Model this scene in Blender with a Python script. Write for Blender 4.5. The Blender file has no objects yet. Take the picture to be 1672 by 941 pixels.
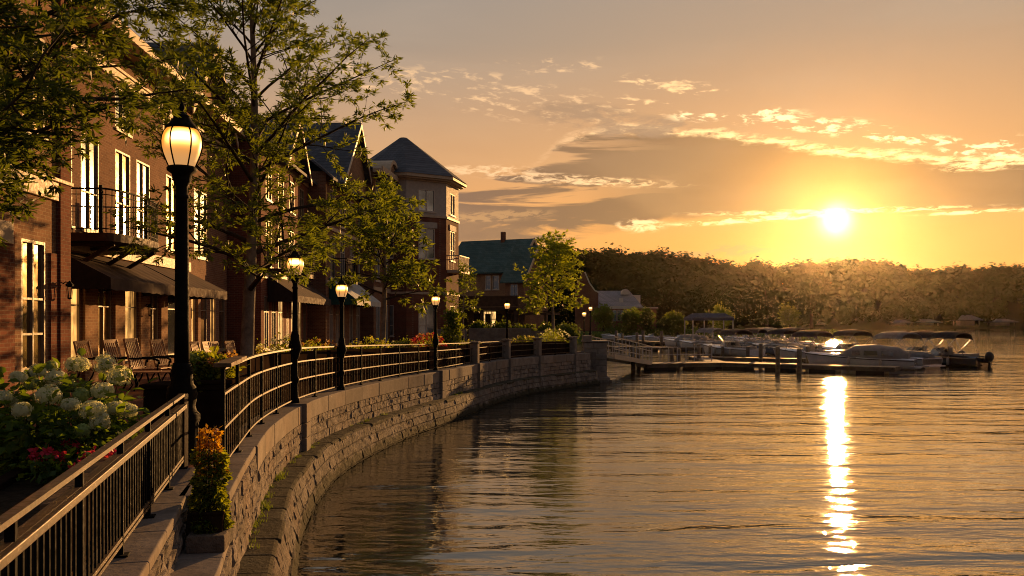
import bpy, bmesh, math, random
import numpy as np
from mathutils import Vector, Matrix, noise as mnoise

# ------------------------------------------------------------------ camera
S = bpy.context.scene
COL = S.collection
F = 1400.0                      # focal length in photo pixels (photo 1672 x 941)
CAMZ = 1.6
HY = 525.0                      # horizon row in the photo
cd = bpy.data.cameras.new('camera'); cam = bpy.data.objects.new('camera', cd); COL.objects.link(cam)
cam.location = (0, 0, CAMZ); cam.rotation_euler = (math.radians(90), 0, 0)
cd.sensor_width = 36; cd.lens = 36 * F / 1672; cd.shift_y = (HY - 470.5) / 1672
cd.clip_start = 0.05; cd.clip_end = 6000
S.camera = cam
SUN_AZ = 20.7; SUN_EL = 6.3     # degrees right of +Y, degrees above the horizon

# ------------------------------------------------------------------ exposure
S.view_settings.view_transform = 'Standard'; S.view_settings.look = 'None'
S.view_settings.exposure = 0.78; S.view_settings.gamma = 1
S.view_settings.use_curve_mapping = False
S.cycles.use_denoising = True
S.cycles.max_bounces = 6; S.cycles.diffuse_bounces = 3; S.cycles.glossy_bounces = 3
S.cycles.transmission_bounces = 4; S.cycles.volume_bounces = 0; S.cycles.transparent_max_bounces = 6
S.cycles.sample_clamp_indirect = 6; S.cycles.sample_clamp_direct = 0
S.cycles.filter_width = 1.0
S.cycles.caustics_reflective = False; S.cycles.caustics_refractive = False

# ------------------------------------------------------------------ node expression helper
class G:
    def __init__(s, nt): s.nt = nt
    def n(s, t, **k):
        x = s.nt.nodes.new(t)
        for a, b in k.items(): setattr(x, a, b)
        return x
    def put(s, sock, v):
        if hasattr(v, 'is_output') or isinstance(v, bpy.types.NodeSocket): s.nt.links.new(v, sock)
        else: sock.default_value = v
    def m(s, op, a, b=0.0, c=0.0, clamp=False):
        x = s.n('ShaderNodeMath', operation=op, use_clamp=clamp)
        s.put(x.inputs[0], a); s.put(x.inputs[1], b)
        if len(x.inputs) > 2: s.put(x.inputs[2], c)
        return x.outputs[0]
    def add(s, a, b): return s.m('ADD', a, b)
    def sub(s, a, b): return s.m('SUBTRACT', a, b)
    def mul(s, a, b): return s.m('MULTIPLY', a, b)
    def ss(s, v, a, b, o0=0.0, o1=1.0):
        x = s.n('ShaderNodeMapRange', interpolation_type='SMOOTHSTEP')
        s.put(x.inputs[0], v); s.put(x.inputs[1], a); s.put(x.inputs[2], b); s.put(x.inputs[3], o0); s.put(x.inputs[4], o1)
        return x.outputs[0]
    def mix(s, f, a, b, mode='MIX'):
        x = s.n('ShaderNodeMix', data_type='RGBA', blend_type=mode)
        s.put(x.inputs[0], f)
        for i, v in ((6, a), (7, b)):
            if isinstance(v, tuple) and len(v) == 3: v = (*v, 1)
            s.put(x.inputs[i], v)
        return x.outputs[2]
    def ramp(s, v, stops, interp='LINEAR'):
        x = s.n('ShaderNodeValToRGB'); s.put(x.inputs[0], v)
        r = x.color_ramp; r.interpolation = interp
        while len(r.elements) < len(stops): r.elements.new(0.5)
        for e, (p, c) in zip(r.elements, stops):
            e.position = p
            if not isinstance(c, tuple): c = (c, c, c)
            e.color = (*c, 1)
        return x.outputs[0]
    def curve(s, v, pts):
        x = s.n('ShaderNodeFloatCurve'); s.put(x.inputs[1], v); c = x.mapping.curves[0]
        while len(c.points) < len(pts): c.points.new(0.5, 0.5)
        for p, q in zip(c.points, pts): p.location = q
        x.mapping.update(); return x.outputs[0]
    def xyz(s, x=0.0, y=0.0, z=0.0):
        c = s.n('ShaderNodeCombineXYZ'); s.put(c.inputs[0], x); s.put(c.inputs[1], y); s.put(c.inputs[2], z); return c.outputs[0]
    def sep(s, v):
        c = s.n('ShaderNodeSeparateXYZ'); s.put(c.inputs[0], v); return c.outputs
    def noise(s, vec, scale, detail=4.0, rough=0.5, dist=0.0, dim='3D', color=False):
        x = s.n('ShaderNodeTexNoise', noise_dimensions=dim)
        s.put(x.inputs['Vector'], vec); s.put(x.inputs['Scale'], scale); s.put(x.inputs['Detail'], detail)
        s.put(x.inputs['Roughness'], rough); s.put(x.inputs['Distortion'], dist)
        return x.outputs[1 if color else 0]
    def mapping(s, vec, scale=(1, 1, 1), rot=(0, 0, 0), loc=(0, 0, 0)):
        x = s.n('ShaderNodeMapping'); s.put(x.inputs[0], vec)
        x.inputs[1].default_value = loc; x.inputs[2].default_value = rot; x.inputs[3].default_value = scale
        return x.outputs[0]
    def bump(s, h, strength=0.5, dist=0.02, normal=None):
        x = s.n('ShaderNodeBump'); s.put(x.inputs['Height'], h)
        x.inputs['Strength'].default_value = strength; x.inputs['Distance'].default_value = dist
        if normal is not None: s.put(x.inputs['Normal'], normal)
        return x.outputs[0]

# ------------------------------------------------------------------ world: evening sky with a bank of cloud
W = bpy.data.worlds.new('World'); S.world = W; W.use_nodes = True
W.node_tree.nodes.clear(); g = G(W.node_tree)
tc = g.n('ShaderNodeTexCoord'); dirv = tc.outputs['Generated']
nrm = g.n('ShaderNodeVectorMath', operation='NORMALIZE'); g.put(nrm.inputs[0], dirv); dv = nrm.outputs[0]
dx, dy, dz = g.sep(dv)
az = g.mul(g.m('ARCTAN2', dx, dy), 57.2958)          # degrees, 0 = straight ahead
el = g.mul(g.m('ARCSINE', dz), 57.2958)
sv = Vector((math.sin(math.radians(SUN_AZ)) * math.cos(math.radians(SUN_EL)), math.cos(math.radians(SUN_AZ)) * math.cos(math.radians(SUN_EL)), math.sin(math.radians(SUN_EL))))
dt = g.n('ShaderNodeVectorMath', operation='DOT_PRODUCT'); g.put(dt.inputs[0], dv); dt.inputs[1].default_value = sv
ang = g.mul(g.m('ARCCOSINE', g.m('MINIMUM', dt.outputs['Value'], 0.999999)), 57.2958)   # angle from the sun
elp = g.m('MAXIMUM', el, 0.0)
base = g.ramp(g.m('DIVIDE', elp, 90.0), [(0.0, (0.60, 0.232, 0.045)), (0.06, (0.58, 0.250, 0.060)), (0.12, (0.43, 0.224, 0.092)), (0.20, (0.262, 0.186, 0.125)),
                                     (0.28, (0.20, 0.175, 0.15)), (0.38, (0.16, 0.145, 0.145)), (0.6, (0.07, 0.085, 0.12)), (1.0, (0.035, 0.05, 0.09))])
away = g.ss(ang, 25.0, 130.0)
base = g.mix(away, base, g.mix(g.ss(elp, 0.0, 35.0), (0.055, 0.05, 0.06), (0.022, 0.032, 0.055)))
nearleft = g.ss(az, 14.0, -14.0)
base = g.mix(g.mul(nearleft, g.ss(elp, 10, 24, 0.15, 0.6)), base, (0.19, 0.172, 0.155))
w1 = g.m('EXPONENT', g.m('DIVIDE', ang, -7.0)); w2 = g.m('EXPONENT', g.m('DIVIDE', ang, -2.2))
sq = g.m('DIVIDE', ang, 0.8); w3 = g.m('EXPONENT', g.mul(g.mul(sq, sq), -1.0))
def addc(c, w, col): 
    x = g.n('ShaderNodeVectorMath', operation='SCALE'); x.inputs[0].default_value = col; g.put(x.inputs['Scale'], w)
    y = g.n('ShaderNodeVectorMath', operation='ADD'); g.put(y.inputs[0], c); g.put(y.inputs[1], x.outputs[0]); return y.outputs[0]
sky = addc(base, w1, (0.17, 0.055, 0.003))
# --- clouds, in (azimuth, elevation) degrees, stretched along the horizon
cv = g.xyz(g.mul(az, 0.16), g.mul(el, 0.62), 0.0)
nA = g.noise(cv, 1.0, 7.0, 0.58, 0.6); nB = g.noise(g.xyz(g.mul(az, 0.6), g.mul(el, 1.9), 3.7), 1.0, 9.0, 0.66, 0.4)
nC = g.noise(g.xyz(g.mul(az, 1.0), g.mul(el, 3.4), 8.1), 1.0, 9.0, 0.62, 0.6)
nP = g.noise(g.xyz(g.mul(az, 0.8), g.add(g.mul(el, 2.5), g.mul(az, 0.2)), 5.5), 1.0, 9.0, 0.62, 0.3)
wob = g.add(g.mul(g.sub(nA, 0.5), 3.4), g.mul(g.sub(nB, 0.5), 2.2))
azn = g.m('DIVIDE', g.add(az, 20.0), 70.0, clamp=True)
def cpts(l): return [((a + 20) / 70.0, e / 20.0) for a, e in l]
etop = g.mul(g.curve(azn, cpts([(-20, 8.3), (-8, 9.3), (-3, 9.7), (1, 10.2), (3.6, 12.0), (8, 12.8), (13, 12.2), (18, 11.2), (24, 10.1), (31, 9.0), (50, 8.0)])), 20.0)
ebot = g.mul(g.curve(azn, cpts([(-20, 5.0), (-8, 5.0), (3, 5.2), (7, 5.8), (11, 6.5), (20, 6.6), (31, 6.2), (50, 6.0)])), 20.0)
dtop = g.sub(g.add(etop, g.mul(wob, 0.42)), el); dbot = g.sub(el, g.add(ebot, g.mul(wob, 0.22)))
bank = g.mul(g.ss(dtop, 0.0, 0.3), g.ss(dbot, 0.0, 0.5))
gap = g.mul(g.ss(g.noise(g.xyz(g.mul(az, 0.1), g.mul(el, 0.75), 21.3), 1.0, 6.0, 0.55, 0.4), 0.53, 0.60), g.ss(az, 12.0, 3.0))
bank = g.mul(bank, g.sub(1.0, gap))
rim = g.mul(g.mul(g.ss(dtop, -0.35, 0.05), g.ss(dtop, 0.55, 0.05)), g.ss(nC, 0.35, 0.6))
cl_dark = addc(addc((0.150, 0.086, 0.046), g.m('EXPONENT', g.m('DIVIDE', ang, -5.5)), (0.40, 0.165, 0.010)), g.ss(ang, 14.0, 30.0), (0.0, 0.0, 0.012))
col = g.mix(g.mul(bank, 0.96), sky, cl_dark)
def blob(a, e, ra, re, rot=0.0):
    c, s_ = math.cos(math.radians(rot)), math.sin(math.radians(rot))
    u = g.sub(az, a); v = g.sub(el, e)
    u2 = g.m('DIVIDE', g.add(g.mul(u, c), g.mul(v, s_)), ra); v2 = g.m('DIVIDE', g.sub(g.mul(v, c), g.mul(u, s_)), re)
    return g.m('EXPONENT', g.mul(g.add(g.mul(u2, u2), g.mul(v2, v2)), -1.0))
def puffs(blobs, n, lo, hi):
    t = None
    for b in blobs:
        x = blob(*b); t = x if t is None else g.m('MAXIMUM', t, x)
    return g.mul(g.ss(t, 0.08, 0.6), g.ss(g.add(n, g.mul(t, 0.10)), lo, hi))
bright = g.mix(g.ss(ang, 2.0, 20.0), (1.5, 0.92, 0.36), (0.66, 0.40, 0.20))
p1 = puffs([(0.0, 14.6, 7.0, 1.3, -10), (-8.5, 15.6, 5.0, 0.9, -5), (10.5, 15.1, 3.6, 0.5, -10), (7.5, 13.9, 3.2, 0.7, 0), (2.5, 16.6, 3.5, 0.5, 0)], nP, 0.56, 0.74)
p2 = puffs([(16.5, 12.9, 2.2, 0.5, -3), (20.5, 12.0, 3.4, 0.5, -8), (25.0, 10.9, 3.0, 0.3, -8), (12.5, 13.2, 1.8, 0.35, 0), (29.5, 9.9, 3.2, 0.6, 0)], nP, 0.55, 0.68)
p3 = puffs([(3.5, 9.4, 6.5, 0.32, -4), (-2.0, 10.0, 3.5, 0.3, 0), (20.5, 6.85, 7.5, 0.17, -1), (15.5, 6.5, 5.0, 0.2, 2), (30.0, 9.2, 3.0, 0.35, 3), (29.0, 6.4, 3.0, 0.12, 0), (8.5, 6.3, 1.5, 0.4, 0)], nC, 0.47, 0.66)
p4 = puffs([(4.7, 13.5, 3.6, 0.75, -6), (8.6, 12.6, 3.2, 0.7, 0)], nB, 0.42, 0.62)
p5 = puffs([(14.8, 4.6, 1.9, 0.35, 0), (11.0, 4.4, 3.0, 0.18, 0), (-1.0, 7.0, 3.5, 0.35, 3)], nC, 0.46, 0.6)
col = g.mix(g.mul(p1, 0.75), col, bright)
col = g.mix(g.mul(g.mul(rim, 0.8), g.ss(az, 0.0, 6.0)), col, bright)
col = g.mix(g.mul(p4, 0.85), col, (0.27, 0.165, 0.095))
col = g.mix(g.mul(p3, 0.9), col, bright)
col = g.mix(g.mul(p2, 0.95), col, g.mix(0.5, bright, (1.0, 0.75, 0.42)))
col = g.mix(g.mul(p5, 0.6), col, (0.42, 0.22, 0.085))
soft = g.noise(g.xyz(g.mul(az, 0.05), g.mul(el, 0.22), 31.0), 1.0, 5.0, 0.55, 0.4)
col = g.mix(g.mul(g.ss(soft, 0.42, 0.66), 0.15), col, g.mix(g.ss(el, 3, 20), (0.62, 0.32, 0.11), (0.36, 0.27, 0.19)))
col = addc(addc(col, w2, (0.45, 0.20, 0.02)), w3, (1.8, 1.4, 0.75))
below = g.ss(el, -0.2, -3.0)
col = g.mix(below, col, (0.05, 0.04, 0.03))
nis = g.n('ShaderNodeTexSky', sky_type='NISHITA'); nis.sun_disc = False
nis.sun_elevation = math.radians(SUN_EL); nis.sun_rotation = math.radians(SUN_AZ); nis.dust_density = 2.0
bgn = g.n('ShaderNodeBackground'); g.put(bgn.inputs[0], nis.outputs[0]); bgn.inputs[1].default_value = 0.0015
bgc = g.n('ShaderNodeBackground'); g.put(bgc.inputs[0], col); bgc.inputs[1].default_value = 1.0
ads = g.n('ShaderNodeAddShader'); g.put(ads.inputs[0], bgn.outputs[0]); g.put(ads.inputs[1], bgc.outputs[0])
wo = g.n('ShaderNodeOutputWorld'); g.put(wo.inputs[0], ads.outputs[0])
W.cycles.sampling_method = 'MANUAL'; W.cycles.sample_map_resolution = 1024

sl = bpy.data.lights.new('sun', 'SUN'); so = bpy.data.objects.new('sun', sl); COL.objects.link(so)
sl.energy = 4.4; sl.angle = math.radians(0.45); sl.color = (1.0, 0.50, 0.16)
so.rotation_euler = Vector(sv).to_track_quat('Z', 'Y').to_euler(); so.location = (30, 60, 60)

# ------------------------------------------------------------------ object helpers
def P(x, y, d):
    """point whose place in the photo is (x, y) at depth d"""
    return Vector(((x - 836.0) / F * d, d, CAMZ - (y - HY) / F * d))
def tag(o, label=None, cat=None, group=None, kind=None):
    if label: o['label'] = label
    if cat: o['category'] = cat
    if group: o['group'] = group
    if kind: o['kind'] = kind
    return o
def empty(name, loc=(0, 0, 0), rz=0.0, label=None, cat=None, group=None):
    o = bpy.data.objects.new(name, None); COL.objects.link(o); o.location = loc; o.rotation_euler = (0, 0, rz)
    o.empty_display_size = 0.2
    return tag(o, label, cat, group)
def link_mesh(name, me, mat, parent=None):
    o = bpy.data.objects.new(name, me); COL.objects.link(o)
    if mat is not None and len(me.materials) == 0: me.materials.append(mat)
    if parent is not None: o.parent = parent
    return o
def copy_tree(o, parent=None):
    c = o.copy(); COL.objects.link(c); c.parent = parent
    for ch in [x for x in o.children]: copy_tree(ch, c)
    return c
def np_mesh(name, verts, faces, mat, parent=None, smooth=False, k=4):
    me = bpy.data.meshes.new(name); verts = np.asarray(verts, dtype=np.float32).reshape(-1, 3)
    faces = np.asarray(faces, dtype=np.int32).reshape(-1, k)
    me.vertices.add(len(verts)); me.vertices.foreach_set('co', verts.ravel())
    me.loops.add(faces.size); me.loops.foreach_set('vertex_index', faces.ravel())
    me.polygons.add(len(faces)); me.polygons.foreach_set('loop_start', np.arange(0, faces.size, k, dtype=np.int32))
    me.polygons.foreach_set('loop_total', np.full(len(faces), k, dtype=np.int32))
    if smooth: me.polygons.foreach_set('use_smooth', np.ones(len(faces), dtype=bool))
    me.update(calc_edges=True); me.validate()
    return link_mesh(name, me, mat, parent)
class MB:
    def __init__(s): s.v = []; s.f = []; s.sm = []
    def face(s, pts, smooth=False):
        n = len(s.v); s.v += [tuple(p) for p in pts]; s.f.append(tuple(range(n, n + len(pts)))); s.sm.append(smooth)
    def box(s, c, d, M=None, taper=1.0):
        cx, cy, cz = c; hx, hy, hz = d[0] / 2, d[1] / 2, d[2] / 2; n = len(s.v)
        for z, t in ((-hz, 1.0), (hz, taper)):
            for x, y in ((-hx, -hy), (hx, -hy), (hx, hy), (-hx, hy)):
                p = Vector((x * t, y * t, z))
                if M is not None: p = M @ p
                s.v.append((p.x + cx, p.y + cy, p.z + cz))
        for q in ((0, 3, 2, 1), (4, 5, 6, 7), (0, 1, 5, 4), (1, 2, 6, 5), (2, 3, 7, 6), (3, 0, 4, 7)):
            s.f.append(tuple(n + i for i in q)); s.sm.append(False)
        return s
    def bb(s, x0, x1, y0, y1, z0, z1): return s.box(((x0 + x1) / 2, (y0 + y1) / 2, (z0 + z1) / 2), (abs(x1 - x0), abs(y1 - y0), abs(z1 - z0)))
    def bar(s, a, b, w, h, up=(0, 0, 1)):
        a, b, up = Vector(a), Vector(b), Vector(up); t = (b - a); L = t.length
        if L < 1e-6: return s
        t /= L; r = t.cross(up)
        if r.length < 1e-4: r = t.cross(Vector((1, 0, 0)))
        r.normalize(); u = r.cross(t); n = len(s.v)
        for p in (a, b):
            for i, j in ((-1, -1), (1, -1), (1, 1), (-1, 1)): s.v.append(tuple(p + r * (i * w / 2) + u * (j * h / 2)))
        for q in ((0, 3, 2, 1), (4, 5, 6, 7), (0, 1, 5, 4), (1, 2, 6, 5), (2, 3, 7, 6), (3, 0, 4, 7)):
            s.f.append(tuple(n + i for i in q)); s.sm.append(False)
        return s
    def tube(s, pts, rad, k=8, caps=True, smooth=True):
        pts = [Vector(p) for p in pts]; m = len(pts)
        if not hasattr(rad, '__len__'): rad = [rad] * m
        n0 = len(s.v); ref = None
        for i, p in enumerate(pts):
            t = (pts[min(i + 1, m - 1)] - pts[max(i - 1, 0)])
            if t.length < 1e-9: t = Vector((0, 0, 1))
            t.normalize()
            if ref is None: ref = Vector((1, 0, 0)) if abs(t.x) < .8 else Vector((0, 1, 0))
            a = (ref - t * ref.dot(t)); a.normalize(); ref = a; b = t.cross(a)
            for j in range(k):
                q = 2 * math.pi * j / k; s.v.append(tuple(p + (a * math.cos(q) + b * math.sin(q)) * rad[i]))
        for i in range(m - 1):
            for j in range(k):
                a = n0 + i * k + j; b = n0 + i * k + (j + 1) % k
                s.f.append((a, b, b + k, a + k)); s.sm.append(smooth)
        if caps:
            s.f.append(tuple(n0 + j for j in reversed(range(k)))); s.sm.append(False)
            s.f.append(tuple(n0 + (m - 1) * k + j for j in range(k))); s.sm.append(False)
        return s
    def lathe(s, prof, c=(0, 0, 0), k=16, smooth=True):
        n0 = len(s.v)
        for r, z in prof:
            for j in range(k):
                q = 2 * math.pi * j / k; s.v.append((c[0] + r * math.cos(q), c[1] + r * math.sin(q), c[2] + z))
        for i in range(len(prof) - 1):
            for j in range(k):
                a = n0 + i * k + j; b = n0 + i * k + (j + 1) % k
                s.f.append((a, b, b + k, a + k)); s.sm.append(smooth)
        s.f.append(tuple(n0 + j for j in reversed(range(k)))); s.sm.append(False)
        s.f.append(tuple(n0 + (len(prof) - 1) * k + j for j in range(k))); s.sm.append(False)
        return s
    def prism(s, poly, a, b):
        """poly points (3D) extruded by vector from offset a to b"""
        a, b = Vector(a), Vector(b); n = len(s.v); m = len(poly)
        s.v += [tuple(Vector(p) + a) for p in poly] + [tuple(Vector(p) + b) for p in poly]
        s.f.append(tuple(n + i for i in range(m))); s.sm.append(False)
        s.f.append(tuple(n + m + i for i in reversed(range(m)))); s.sm.append(False)
        for i in range(m):
            j = (i + 1) % m; s.f.append((n + i, n + m + i, n + m + j, n + j)); s.sm.append(False)
        return s
    def build(s, name, mat, parent=None, bevel=0.0, fix=True):
        me = bpy.data.meshes.new(name); me.from_pydata(s.v, [], s.f)
        me.polygons.foreach_set('use_smooth', s.sm)
        if fix:
            bm = bmesh.new(); bm.from_mesh(me); bmesh.ops.recalc_face_normals(bm, faces=bm.faces); bm.to_mesh(me); bm.free()
        me.update(); o = link_mesh(name, me, mat, parent)
        if bevel:
            md = o.modifiers.new('bevel', 'BEVEL'); md.width = bevel; md.segments = 2; md.limit_method = 'ANGLE'
        return o
# ------------------------------------------------------------------ materials
def newmat(name):
    m = bpy.data.materials.new(name); m.use_nodes = True; nt = m.node_tree; nt.nodes.clear(); g = G(nt)
    out = g.n('ShaderNodeOutputMaterial'); p = g.n('ShaderNodeBsdfPrincipled'); nt.links.new(p.outputs[0], out.inputs[0])
    return m, g, p, out
def c4(c): return (*c, 1) if len(c) == 3 else c
def mat_basic(name, c, rough=0.5, metal=0.0, var=0.15, nscale=6.0, bump=0.0, bscale=40.0, coat=0.0, spec=None):
    spec = spec if spec is not None else (0.5 if rough < 0.45 else (0.25 if rough < 0.65 else 0.1))
    m, g, p, out = newmat(name); tcn = g.n('ShaderNodeTexCoord'); ob = tcn.outputs['Object']
    n = g.noise(ob, nscale, 5.0, 0.6)
    col = g.mix(g.ss(n, 0.3, 0.7), tuple(x * (1 - var) for x in c), tuple(min(1, x * (1 + var)) for x in c))
    g.put(p.inputs['Base Color'], col); p.inputs['Metallic'].default_value = metal
    g.put(p.inputs['Roughness'], g.ss(g.noise(ob, nscale * 3, 3.0), 0.2, 0.8, max(0.02, rough * 0.8), min(1, rough * 1.2)))
    p.inputs['Specular IOR Level'].default_value = spec
    if coat: p.inputs['Coat Weight'].default_value = coat; p.inputs['Coat Roughness'].default_value = 0.08
    if bump: g.put(p.inputs['Normal'], g.bump(g.noise(ob, bscale, 5.0, 0.6), bump, 0.01))
    return m
def mat_brick(name, c1, c2, mortar, bw=0.22, rh=0.075, rough=0.85, ms=0.008, bmp=0.6, floor=False):
    m, g, p, out = newmat(name); tcn = g.n('ShaderNodeTexCoord'); x, y, z = g.sep(tcn.outputs['Object']); p.inputs['Specular IOR Level'].default_value = 0.04
    uv = g.xyz(x, y, 0.0) if floor else g.xyz(g.add(x, y), z, 0.0)
    b = g.n('ShaderNodeTexBrick'); g.put(b.inputs['Vector'], uv); b.inputs['Scale'].default_value = 1.0
    b.inputs['Brick Width'].default_value = bw; b.inputs['Row Height'].default_value = rh; b.inputs['Mortar Size'].default_value = ms
    b.inputs['Mortar Smooth'].default_value = 0.3; b.inputs['Bias'].default_value = 0.1
    b.inputs['Color1'].default_value = c4(c1); b.inputs['Color2'].default_value = c4(c2); b.inputs['Mortar'].default_value = c4(mortar)
    ob = tcn.outputs['Object']
    st = g.noise(ob, 0.5, 5.0, 0.6); col = g.mix(g.ss(st, 0.35, 0.7, 0.0, 0.45), b.outputs['Color'], tuple(v * 0.45 for v in c1))
    fine = g.noise(ob, 30.0, 4.0, 0.6); col = g.mix(g.ss(fine, 0.4, 0.8, 0.0, 0.25), col, tuple(min(1, v * 1.7) for v in c2))
    g.put(p.inputs['Base Color'], col); p.inputs['Roughness'].default_value = rough
    h = g.add(g.mul(b.outputs['Fac'], -1.0), g.mul(fine, 0.35)); g.put(p.inputs['Normal'], g.bump(h, bmp, 0.012))
    return m
def mat_stone(name, c, var=0.4, rough=0.85, s=3.0, bmp=0.7, bs=22.0, dist=0.02, wet=False):
    m, g, p, out = newmat(name); ob = g.n('ShaderNodeTexCoord').outputs['Object']; p.inputs['Specular IOR Level'].default_value = 0.04
    n1 = g.noise(ob, s, 6.0, 0.65); n2 = g.noise(ob, s * 9, 5.0, 0.7); n3 = g.noise(ob, 0.7, 3.0)
    col = g.mix(g.ss(n1, 0.3, 0.7), tuple(v * (1 - var) for v in c), tuple(min(1, v * (1 + var)) for v in c))
    col = g.mix(g.ss(n2, 0.45, 0.75, 0, 0.5), col, tuple(v * 0.5 for v in c))
    col = g.mix(g.ss(n3, 0.45, 0.7, 0, 0.5), col, (c[0] * 1.15, c[1] * 0.92, c[2] * 0.75))
    gi = g.n('ShaderNodeNewGeometry').outputs['Random Per Island']
    col = g.mix(g.mul(gi, 0.5), col, tuple(v * 0.55 for v in c))
    if wet:      # algae and damp stain along the water line
        z = g.sep(ob)[2]; wl = g.ss(g.add(z, g.mul(g.sub(g.noise(ob, 2.5, 4.0), 0.5), 0.30)), -1.28, -1.42); col = g.mix(g.mul(wl, 0.85), col, (0.022, 0.024, 0.014))
        st = g.ss(g.noise(g.mapping(ob, (3, 3, 0.5)), 1.0, 4.0, 0.6), 0.54, 0.68); col = g.mix(g.mul(st, 0.5), col, (0.05, 0.045, 0.03))
    g.put(p.inputs['Base Color'], col); p.inputs['Roughness'].default_value = rough
    v = g.n('ShaderNodeTexVoronoi'); g.put(v.inputs['Vector'], ob); v.inputs['Scale'].default_value = bs * 0.5
    h = g.add(g.noise(ob, bs, 6.0, 0.7), g.mul(v.outputs['Distance'], 0.5)); g.put(p.inputs['Normal'], g.bump(h, bmp, dist))
    return m
def mat_leaf(name, c1, c2, trans=0.5, c3=None, ns=1.3, nm=0.35):
    m, g, p, out = newmat(name); geo = g.n('ShaderNodeNewGeometry')
    ob = g.n('ShaderNodeTexCoord').outputs['Object']
    r = geo.outputs['Random Per Island']; col = g.mix(r, c1, c2)
    if c3: col = g.mix(g.ss(r, 0.86, 0.9), col, c3)
    col = g.mix(g.ss(g.noise(ob, ns, 3.0), 0.35, 0.65, 0.0, nm), col, tuple(v * 0.5 for v in c1))
    g.put(p.inputs['Base Color'], col); p.inputs['Roughness'].default_value = 0.5; p.inputs['Specular IOR Level'].default_value = 0.3 if ns > 1 else 0.0
    t = g.n('ShaderNodeBsdfTranslucent'); g.put(t.inputs[0], g.mix(0.7, col, (min(1, c2[0] * 4.5), min(1, c2[1] * 3.2), c2[2] * 0.8)))
    mx = g.n('ShaderNodeMixShader'); mx.inputs[0].default_value = trans
    g.put(mx.inputs[1], p.outputs[0]); g.put(mx.inputs[2], t.outputs[0]); g.put(out.inputs[0], mx.outputs[0])
    return m
def mat_glass(name, c=(0.02, 0.022, 0.025), rough=0.06, metal=0.0, wave=0.12, spec=1.0, lit=None):
    m, g, p, out = newmat(name); ob = g.n('ShaderNodeTexCoord').outputs['Object']
    n = g.noise(ob, 1.6, 2.0)
    g.put(p.inputs['Base Color'], g.mix(g.ss(g.noise(ob, 0.9, 2.0), 0.35, 0.65), c, tuple(v * 2.5 for v in c)))
    p.inputs['Roughness'].default_value = rough; p.inputs['Metallic'].default_value = metal; p.inputs['IOR'].default_value = 1.8
    p.inputs['Specular IOR Level'].default_value = spec
    g.put(p.inputs['Normal'], g.bump(n, wave, 0.05))
    if lit:
        p.inputs['Emission Color'].default_value = c4(lit[0]); q = g.noise(g.mapping(ob, (3.0, 3.0, 0.7)), 1.0, 3.0, 0.6); q2 = g.noise(g.mapping(ob, (1.2, 1.2, 2.2)), 1.0, 2.0)
        g.put(p.inputs['Emission Strength'], g.mul(g.mul(g.ss(q, 0.34, 0.62, 0.12, 1.35), g.ss(q2, 0.3, 0.7, 0.45, 1.3)), lit[1]))
    return m
M = {}
M['brick'] = mat_brick('red_brick', (0.140, 0.070, 0.043), (0.225, 0.118, 0.072), (0.30, 0.22, 0.15))
M['brick2'] = mat_brick('tan_brick', (0.20, 0.108, 0.064), (0.29, 0.165, 0.098), (0.40, 0.30, 0.20))
M['brick3'] = mat_brick('dark_red_brick', (0.12, 0.042, 0.027), (0.19, 0.07, 0.042), (0.24, 0.17, 0.12))
M['paver'] = mat_brick('brick_pavers', (0.16, 0.066, 0.044), (0.23, 0.10, 0.062), (0.05, 0.035, 0.028), 0.21, 0.105, 0.7, 0.006, 0.5, True)
M['block'] = mat_stone('rough_granite', (0.235, 0.205, 0.18), 0.5, bmp=1.0, bs=26, dist=0.03)
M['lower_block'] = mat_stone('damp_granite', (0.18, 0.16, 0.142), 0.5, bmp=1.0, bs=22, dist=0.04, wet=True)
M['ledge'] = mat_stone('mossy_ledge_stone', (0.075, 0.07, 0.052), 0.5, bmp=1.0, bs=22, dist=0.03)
M['cope'] = mat_stone('coping_granite', (0.25, 0.215, 0.185), 0.25, bmp=0.35, bs=30, dist=0.01)
M['mortar'] = mat_stone('dark_mortar', (0.06, 0.05, 0.042), 0.3)
M['low_wall'] = mat_stone('grey_garden_stone', (0.20, 0.18, 0.16), 0.3)
M['trim'] = mat_basic('cream_trim', (0.46, 0.36, 0.25), 0.6, var=0.1, bump=0.1)
M['white_trim'] = mat_basic('white_trim', (0.52, 0.46, 0.38), 0.55, var=0.08)
M['panel'] = mat_basic('cream_panel', (0.42, 0.38, 0.33), 0.7, var=0.1, bump=0.1)
M['frame'] = mat_basic('window_frame_paint', (0.22, 0.175, 0.125), 0.5, var=0.1)
M['dframe'] = mat_basic('dark_window_frame', (0.10, 0.08, 0.06), 0.5)
M['glass'] = mat_glass('window_glass')
M['glass_gold'] = mat_glass('coated_window_glass', (0.36, 0.27, 0.155), 0.10, 0.9, 0.22)  # gold of the sunset reflection is tinted into the mirror panes
M['glass_lit'] = mat_glass('lit_window_glass', (0.06, 0.05, 0.03), 0.08, 0.0, 0.1, 1.0, ((1.0, 0.52, 0.16), 0.16))
M['glass_blue'] = mat_glass('pale_window_glass', (0.16, 0.20, 0.22), 0.12, 0.6, 0.08)
M['glow_dim'] = mat_glass('dim_lit_window', (0.08, 0.06, 0.04), 0.12, 0.0, 0.08, 0.8, ((1.0, 0.46, 0.11), 0.6))  # glow stands for room lights and the gold sky reflection together
M['glow'] = mat_glass('warm_lit_window', (0.1, 0.06, 0.03), 0.2, 0.0, 0.05, 0.5, ((1.0, 0.55, 0.18), 0.75))
M['slate'] = mat_brick('slate_roof', (0.075, 0.085, 0.105), (0.12, 0.13, 0.15), (0.03, 0.03, 0.035), 0.32, 0.20, 0.7, 0.012, 0.5)
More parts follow.
